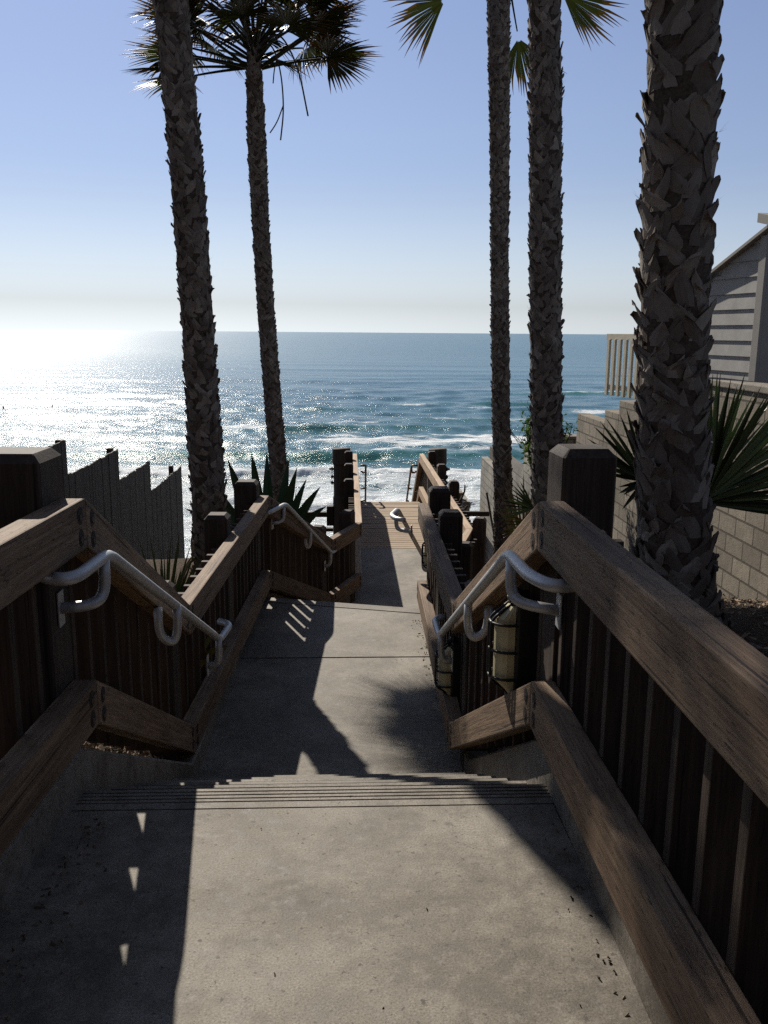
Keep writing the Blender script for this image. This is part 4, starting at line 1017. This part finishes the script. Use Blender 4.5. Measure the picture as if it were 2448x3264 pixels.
hexa(bm, [Vector((e0.x, e0.y, z0_ - .02)), Vector((e1.x, e1.y, z1_ - .02)), Vector((e1.x, e1.y, z1_ - .02)) - wn * 3., Vector((e0.x, e0.y, z0_ - .02)) - wn * 3.,
          Vector((e0.x, e0.y, z0_ + .03)), Vector((e1.x, e1.y, z1_ + .03)), Vector((e1.x, e1.y, z1_ + .03)) - wn * 3., Vector((e0.x, e0.y, z0_ + .03)) - wn * 3.], .004)
mesh_obj('roof', bm, 'trim', hs)
bm = bmesh.new(); e = c0 + wn * .02 - wd * .18
obb(bm, Vector((e.x, e.y, 2.87)), wd * -.02 - wn * 3.2, Vector((0, 0, .12)), wd * .42 + Vector((0, 0, .10)), .004)
obb(bm, Vector((e.x, e.y, 2.98)), -wn * 3.2, -wd * .9 + Vector((0, 0, .55)), Vector((0, 0, .06)), .004); mesh_obj('eave', bm, 'trim', hs)
# cantilevered balcony rail of the house
rl = []; a = c0 + wd * 2.2 + wn * .05; b = c0 + wd * 4.15 + wn * .05
bm = bmesh.new(); obb(bm, Vector((a.x, a.y, 1.455)), b - a + wd * .06, -wn * .09, Vector((0, 0, .10)), .006); mesh_obj('balcony_rail', bm, 'cream', hs)
bm = bmesh.new(); obb(bm, Vector((a.x, a.y, .60)), b - a, -wn * .05, Vector((0, 0, .08)), .004); mesh_obj('balcony_rail', bm, 'cream', hs)
for k in range(10):
    p = b - wd * (.02 + .205 * k) + wn * .02; bm = bmesh.new(); obb(bm, Vector((p.x, p.y, .50)), -wd * .085, -wn * .038, Vector((0, 0, .955)), .003); mesh_obj('baluster', bm, 'cream', hs)
bm = bmesh.new(); p = b - wd * 1.4 - wn * 1.9
box(bm, p.x - .05, p.x + 3., p.y - .6, p.y + .8, .48, .56); mesh_obj('balcony_floor', bm, 'cream', hs)
# foundation wall of the house
bm = bmesh.new(); obb(bm, Vector((c0.x, c0.y, -1.)) - wn * .02, wd * 2.4, -wn * 4., Vector((0, 0, 1.85)), .006); mesh_obj('foundation', bm, 'block', hs)

# ------------------------------------------------------------------ sea
SEA = -22.
EYE = 23.55
def build_sea():
    rg = np.random.RandomState(3)
    ang = np.concatenate([np.linspace(R(17.5), R(1.2), 640), np.exp(np.linspace(np.log(R(1.19)), np.log(R(.03)), 150))])
    rad = EYE / np.tan(ang); az = np.linspace(R(-48), R(44), 820)
    r, a = np.meshgrid(rad, az, indexing='ij'); x = r * np.sin(a); y = r * np.cos(a)
    dr = np.abs(np.gradient(rad))[:, None] * np.ones_like(x); dx = r * (az[1] - az[0])
    z = np.zeros_like(x)
    # long swell lines, nearly parallel to the shore
    wob = 6 * np.sin(x / 70.) + 4 * np.sin(x / 31. + 1) + 3 * np.sin(x / 17. + y / 60.)
    for lam, amp, ph, sl in ((46., .34, .4, .05), (33., .20, 2.0, -.08), (71., .30, 1.1, .02)):
        f = np.clip(lam / (5. * np.abs(dr)) - .8, 0, 1); s = np.sin(2 * np.pi * (y + sl * x + wob) / lam + ph)
        z += amp * f * (np.exp(1.1 * s) / 1.6 - .8)
    for k in range(70):
        lam = 1.6 * (16. / 1.6) ** rg.rand(); d = rg.normal(0, .75); amp = .0042 * lam * (.6 + .8 * rg.rand()); ph = rg.rand() * 6.28
        f = np.clip(lam / (3.2 * np.abs(dr)) - .8, 0, 1)
        z += amp * f * np.sin(2 * np.pi * (x * math.sin(d) + y * math.cos(d)) / lam + ph + .5 * np.sin(x / 9. + k))
    foam = np.zeros_like(x); crest = np.zeros_like(x)
    def vnoise(px, py, sd):
        ix = np.floor(px).astype(int); iy = np.floor(py).astype(int); fx = px - ix; fy = py - iy
        fx = fx * fx * (3 - 2 * fx); fy = fy * fy * (3 - 2 * fy)
        h = lambda i, j: np.modf(np.abs(np.sin(i * 127.1 + j * 311.7 + sd * 74.7) * 43758.5453))[0]
        return (h(ix, iy) * (1 - fx) + h(ix + 1, iy) * fx) * (1 - fy) + (h(ix, iy + 1) * (1 - fx) + h(ix + 1, iy + 1) * fx) * fy
    def fb(px, py, sd): return vnoise(px, py, sd) * .5 + vnoise(px * 2.1, py * 2.1, sd + 1) * .27 + vnoise(px * 4.3, py * 4.3, sd + 2) * .15 + vnoise(px * 9., py * 9., sd + 3) * .08
    def breaker(yc, h, xc, wx, green, foamtop, sd, front=3.2, back=9.):
        nonlocal z, foam, crest
        line = yc + 3.5 * np.sin((x - xc) / 38.) + 5 * (vnoise(x / 26., np.zeros_like(x), sd) - .5)
        env = np.exp(-((x - xc) / wx) ** 4) * (.65 + .5 * vnoise(x / 13., np.zeros_like(x), sd + 9)); d = y - line
        prof = np.where(d < 0, np.exp(-(d / front) ** 2), np.exp(-(d / back) ** 2)); z += h * env * prof
        crest = np.maximum(crest, green * env * np.where(d < .5, np.exp(-((d + front * .55) / (front * .75)) ** 2), 0))
        foam = np.maximum(foam, foamtop * env * np.exp(-((d - .6) / 1.6) ** 2))
        return d, env
    breaker(163., 1.5, -22., 34., 1.0, .35, 1)
    breaker(170., 1.2, 22., 22., .55, .28, 2)
    breaker(214., .9, -2., 30., .45, .35, 3)
    breaker(232., .8, 34., 26., .5, .42, 4)
    breaker(287., 1.0, 46., 30., .7, .42, 5)
    breaker(272., .8, -20., 30., .4, .25, 6)
    breaker(345., 1.1, 92., 34., 1., .62, 7)
    breaker(238., 1.2, -72., 26., .3, .75, 8)
    breaker(322., 1.0, -95., 40., .2, .6, 18)
    breaker(128., .7, 36., 16., .8, .2, 19)
    # rolling white bore close in
    for yc, h, sd in ((139., .75, 21), (121., .5, 22), (108., .4, 23)):
        line = yc + 4 * np.sin(x / 33. + sd) + 7 * (vnoise(x / 20., np.zeros_like(x), sd) - .5); d = y - line
        rough = fb(x / 2.2, y / 1.3, sd)
        z += h * np.where(d < 0, np.exp(-(d / 1.8) ** 2), np.exp(-(d / 6.) ** 2)) * (.45 + 1.1 * rough)
        foam = np.maximum(foam, np.where(d < 0, np.exp(-(d / 2.6) ** 2), np.exp(-(d / 9.) ** 2)) * (.62 + .3 * rough))
    inner = 1 / (1 + np.exp((y - 147) / 4.)); foam = np.maximum(foam, inner * (.30 + .50 * fb(x / 15., y / 6., 31)))
    patch = np.clip((fb(x / 30., y / 9., 41) - .47) * 3.6, 0, 1)
    zone = np.exp(-((y - 205) / 42.) ** 2) * (np.exp(-((x - 8) / 55.) ** 2) * .9 + .35); foam = np.maximum(foam, patch * zone * .95)
    foam = np.maximum(foam, np.clip((fb(x / 40., y / 14., 51) - .62) * 4, 0, 1) * np.exp(-((y - 280) / 60.) ** 2) * .6)
    z += foam * .22 * (fb(x / 1.4, y / 1.1, 61) - .4)
    far = np.clip((r - 130) / 900., 0, 1) ** .5
    shallow = np.clip((300 - y) / 220., 0, 1) * .85
    nr, nc = x.shape
    co = np.stack([x, y, z + SEA], -1).reshape(-1, 3).astype(np.float32)
    idx = np.arange(nr * nc).reshape(nr, nc); q = np.stack([idx[:-1, :-1], idx[:-1, 1:], idx[1:, 1:], idx[1:, :-1]], -1).reshape(-1, 4)
    me = bpy.data.meshes.new('sea'); me.vertices.add(len(co)); me.vertices.foreach_set('co', co.ravel())
    me.loops.add(q.size); me.loops.foreach_set('vertex_index', q.ravel().astype(np.int32))
    me.polygons.add(len(q)); me.polygons.foreach_set('loop_start', (np.arange(len(q)) * 4).astype(np.int32))
    me.update(calc_edges=True); me.validate()
    me.polygons.foreach_set('use_smooth', np.ones(len(q), dtype=bool))
    for nm, ar in (('foam', foam), ('crest', crest), ('shallow', shallow), ('far', far)):
        at = me.attributes.new(nm, 'FLOAT', 'POINT'); at.data.foreach_set('value', ar.ravel().astype(np.float32))
    me.materials.append(M['sea'])
    o = bpy.data.objects.new('sea', me); COL.objects.link(o); o['kind'] = 'structure'
    def zat(px, py):
        i = np.argmin((x - px) ** 2 + (y - py) ** 2); return float(z.ravel()[i]) + SEA
    return zat
sea_z = build_sea()

# ------------------------------------------------------------------ surfers waiting out past the break
def surfer(x, y, yaw, label, blabel):
    z = sea_z(x, y); mw = Matrix.Translation((x, y, z)) @ Matrix.Rotation(yaw, 4, 'Z')
    bm = bmesh.new(); n = 14; rows = []
    for i in range(n + 1):
        t = i / n; w = .26 * math.sin(math.pi * min(1, max(0, t * .92 + .04))) ** .6; X = -1.1 + 2.2 * t; zz = .02 + .22 * t ** 3
        rows.append([bm.verts.new((X, -w, zz)), bm.verts.new((X, 0, zz + .035)), bm.verts.new((X, w, zz)), bm.verts.new((X, 0, zz - .03))])
    for a, b in zip(rows, rows[1:]):
        for k in range(4): bm.faces.new((a[k], a[(k + 1) % 4], b[(k + 1) % 4], b[k]))
    bm.transform(mw); tag(mesh_obj('surfboard', bm, 'board', None, mw, True), blabel, 'surfboard', 'surfboards under the distant surfers')
    J = {'pel': ((-.15, 0, .12), .15), 'spine': ((-.13, 0, .38), .14), 'chest': ((-.10, 0, .58), .165), 'neck': ((-.07, 0, .74), .065), 'head': ((-.05, 0, .88), .10), 'crown_': ((-.05, 0, .97), .08)}
    E = [('pel', 'spine'), ('spine', 'chest'), ('chest', 'neck'), ('neck', 'head'), ('head', 'crown_')]
    for s, n_ in ((1, 'a'), (-1, 'b')):
        J['sh' + n_] = ((-.09, .19 * s, .63), .07); J['el' + n_] = ((.05, .25 * s, .42), .05); J['wr' + n_] = ((.24, .20 * s, .26), .038); J['ha' + n_] = ((.32, .18 * s, .22), .035)
        J['hip' + n_] = ((-.10, .13 * s, .10), .10); J['kn' + n_] = ((.26, .30 * s, .02), .07); J['an' + n_] = ((.20, .32 * s, -.38), .045)
        E += [('chest', 'sh' + n_), ('sh' + n_, 'el' + n_), ('el' + n_, 'wr' + n_), ('wr' + n_, 'ha' + n_), ('pel', 'hip' + n_), ('hip' + n_, 'kn' + n_), ('kn' + n_, 'an' + n_)]
    keys = list(J); me = bpy.data.meshes.new('person'); me.from_pydata([J[k][0] for k in keys], [(keys.index(a), keys.index(b)) for a, b in E], []); me.update()
    o = bpy.data.objects.new('person', me); COL.objects.link(o); o.matrix_basis = mw; md = o.modifiers.new('Skin', 'SKIN'); ss = o.modifiers.new('Sub', 'SUBSURF'); ss.levels = 1; ss.render_levels = 1
    for i, k in enumerate(keys): me.skin_vertices[0].data[i].radius = (J[k][1],) * 2
    me.skin_vertices[0].data[0].use_root = True; me.materials.append(M['wetsuit'])
    tag(o, label, 'person', 'surfers waiting in the sea')
surfer(-92., 278., R(70), 'surfer in a black wetsuit sitting in the glare, second from left', 'board under the surfer second from left in the glare')
surfer(-105.5, 274., R(110), 'surfer in a black wetsuit at the far left edge of the glare', 'board under the surfer at the far left edge')
surfer(60.2, 216., R(20), 'nearer surfer sitting low between the thick trunk and the stepped wall', 'board under the nearer surfer right of the thick trunk')
surfer(62.5, 219., R(160), 'second surfer just right of the nearer one beyond the stepped wall', 'board under the second surfer beyond the stepped wall')

# ------------------------------------------------------------------ light, sky, camera
w = bpy.data.worlds.new('World'); S.world = w; w.use_nodes = True; nt = w.node_tree; nt.nodes.clear()
wo = nt.nodes.new('ShaderNodeOutputWorld'); bg = nt.nodes.new('ShaderNodeBackground'); sk = nt.nodes.new('ShaderNodeTexSky')
sk.sky_type = 'NISHITA'; sk.sun_disc = False; sk.sun_elevation = SEL; sk.sun_rotation = SAZ
sk.altitude = 30.; sk.air_density = 1.0; sk.dust_density = .14; sk.ozone_density = 6.
tint = nt.nodes.new('ShaderNodeMix'); tint.data_type = 'RGBA'; tint.blend_type = 'MULTIPLY'; tint.inputs[0].default_value = 1.; tint.inputs[7].default_value = (1.22, 1.06, 1.17, 1)
nt.links.new(sk.outputs[0], tint.inputs[6])
tcw = nt.nodes.new('ShaderNodeTexCoord'); sxw = nt.nodes.new('ShaderNodeSeparateXYZ'); nt.links.new(tcw.outputs['Generated'], sxw.inputs[0])
sat = ramp(nt, [(0., .02), (.04, .26), (.10, .50), (.17, .68), (.34, .74), (.5, .55)], sxw.outputs[2])
hsv = nt.nodes.new('ShaderNodeHueSaturation'); nt.links.new(sat.outputs[0], hsv.inputs['Saturation']); hsv.inputs['Value'].default_value = 1.0
val = ramp(nt, [(0., 1.0), (.05, 1.0), (.14, .94), (.32, 1.06), (.55, .9)], sxw.outputs[2]); nt.links.new(val.outputs[0], hsv.inputs['Value'])
nt.links.new(tint.outputs[2], hsv.inputs['Color'])
air = mixc(nt, 1., hsv.outputs[0], (.925, 1.0, 1.04), 'MULTIPLY')
nt.links.new(air, bg.inputs[0]); bg.inputs[1].default_value = .052; nt.links.new(bg.outputs[0], wo.inputs[0])
sun = bpy.data.lights.new('sun', 'SUN'); sun.energy = 5.; sun.angle = R(.53); sun.color = (1., .93, .82)
so = bpy.data.objects.new('sun', sun); COL.objects.link(so)
sd = Vector((math.sin(SAZ) * math.cos(SEL), math.cos(SAZ) * math.cos(SEL), math.sin(SEL)))
so.rotation_euler = sd.to_track_quat('Z', 'Y').to_euler(); so.location = sd * 40

cam = bpy.data.cameras.new('camera'); co = bpy.data.objects.new('camera', cam); COL.objects.link(co); S.camera = co
PITCH, YAW, ROLL = math.atan(388.5 / 1884.), R(2.5), R(.45)
fw = Vector((math.sin(YAW) * math.cos(PITCH), math.cos(YAW) * math.cos(PITCH), -math.sin(PITCH))); rt = Vector((math.cos(YAW), -math.sin(YAW), 0)); up = rt.cross(fw)
rt2 = rt * math.cos(ROLL) + up * math.sin(ROLL); up2 = up * math.cos(ROLL) - rt * math.sin(ROLL)
m = Matrix((rt2, up2, -fw)).transposed().to_4x4(); m.translation = (0, 0, 1.55); co.matrix_world = m
cam.sensor_fit = 'VERTICAL'; cam.sensor_height = 24.; cam.lens = 24. * 1884. / 2212.; cam.clip_end = 120000.; cam.clip_start = .05
S.render.engine = 'CYCLES'; S.cycles.use_denoising = False; S.cycles.max_bounces = 8; S.cycles.sample_clamp_indirect = 3.; S.cycles.sample_clamp_direct = 14.; S.cycles.caustics_reflective = False; S.cycles.caustics_refractive = False
S.view_settings.view_transform = 'Standard'; S.view_settings.look = 'None'; S.view_settings.exposure = .5; S.view_settings.gamma = 1.
S.render.resolution_x = 768; S.render.resolution_y = 1024
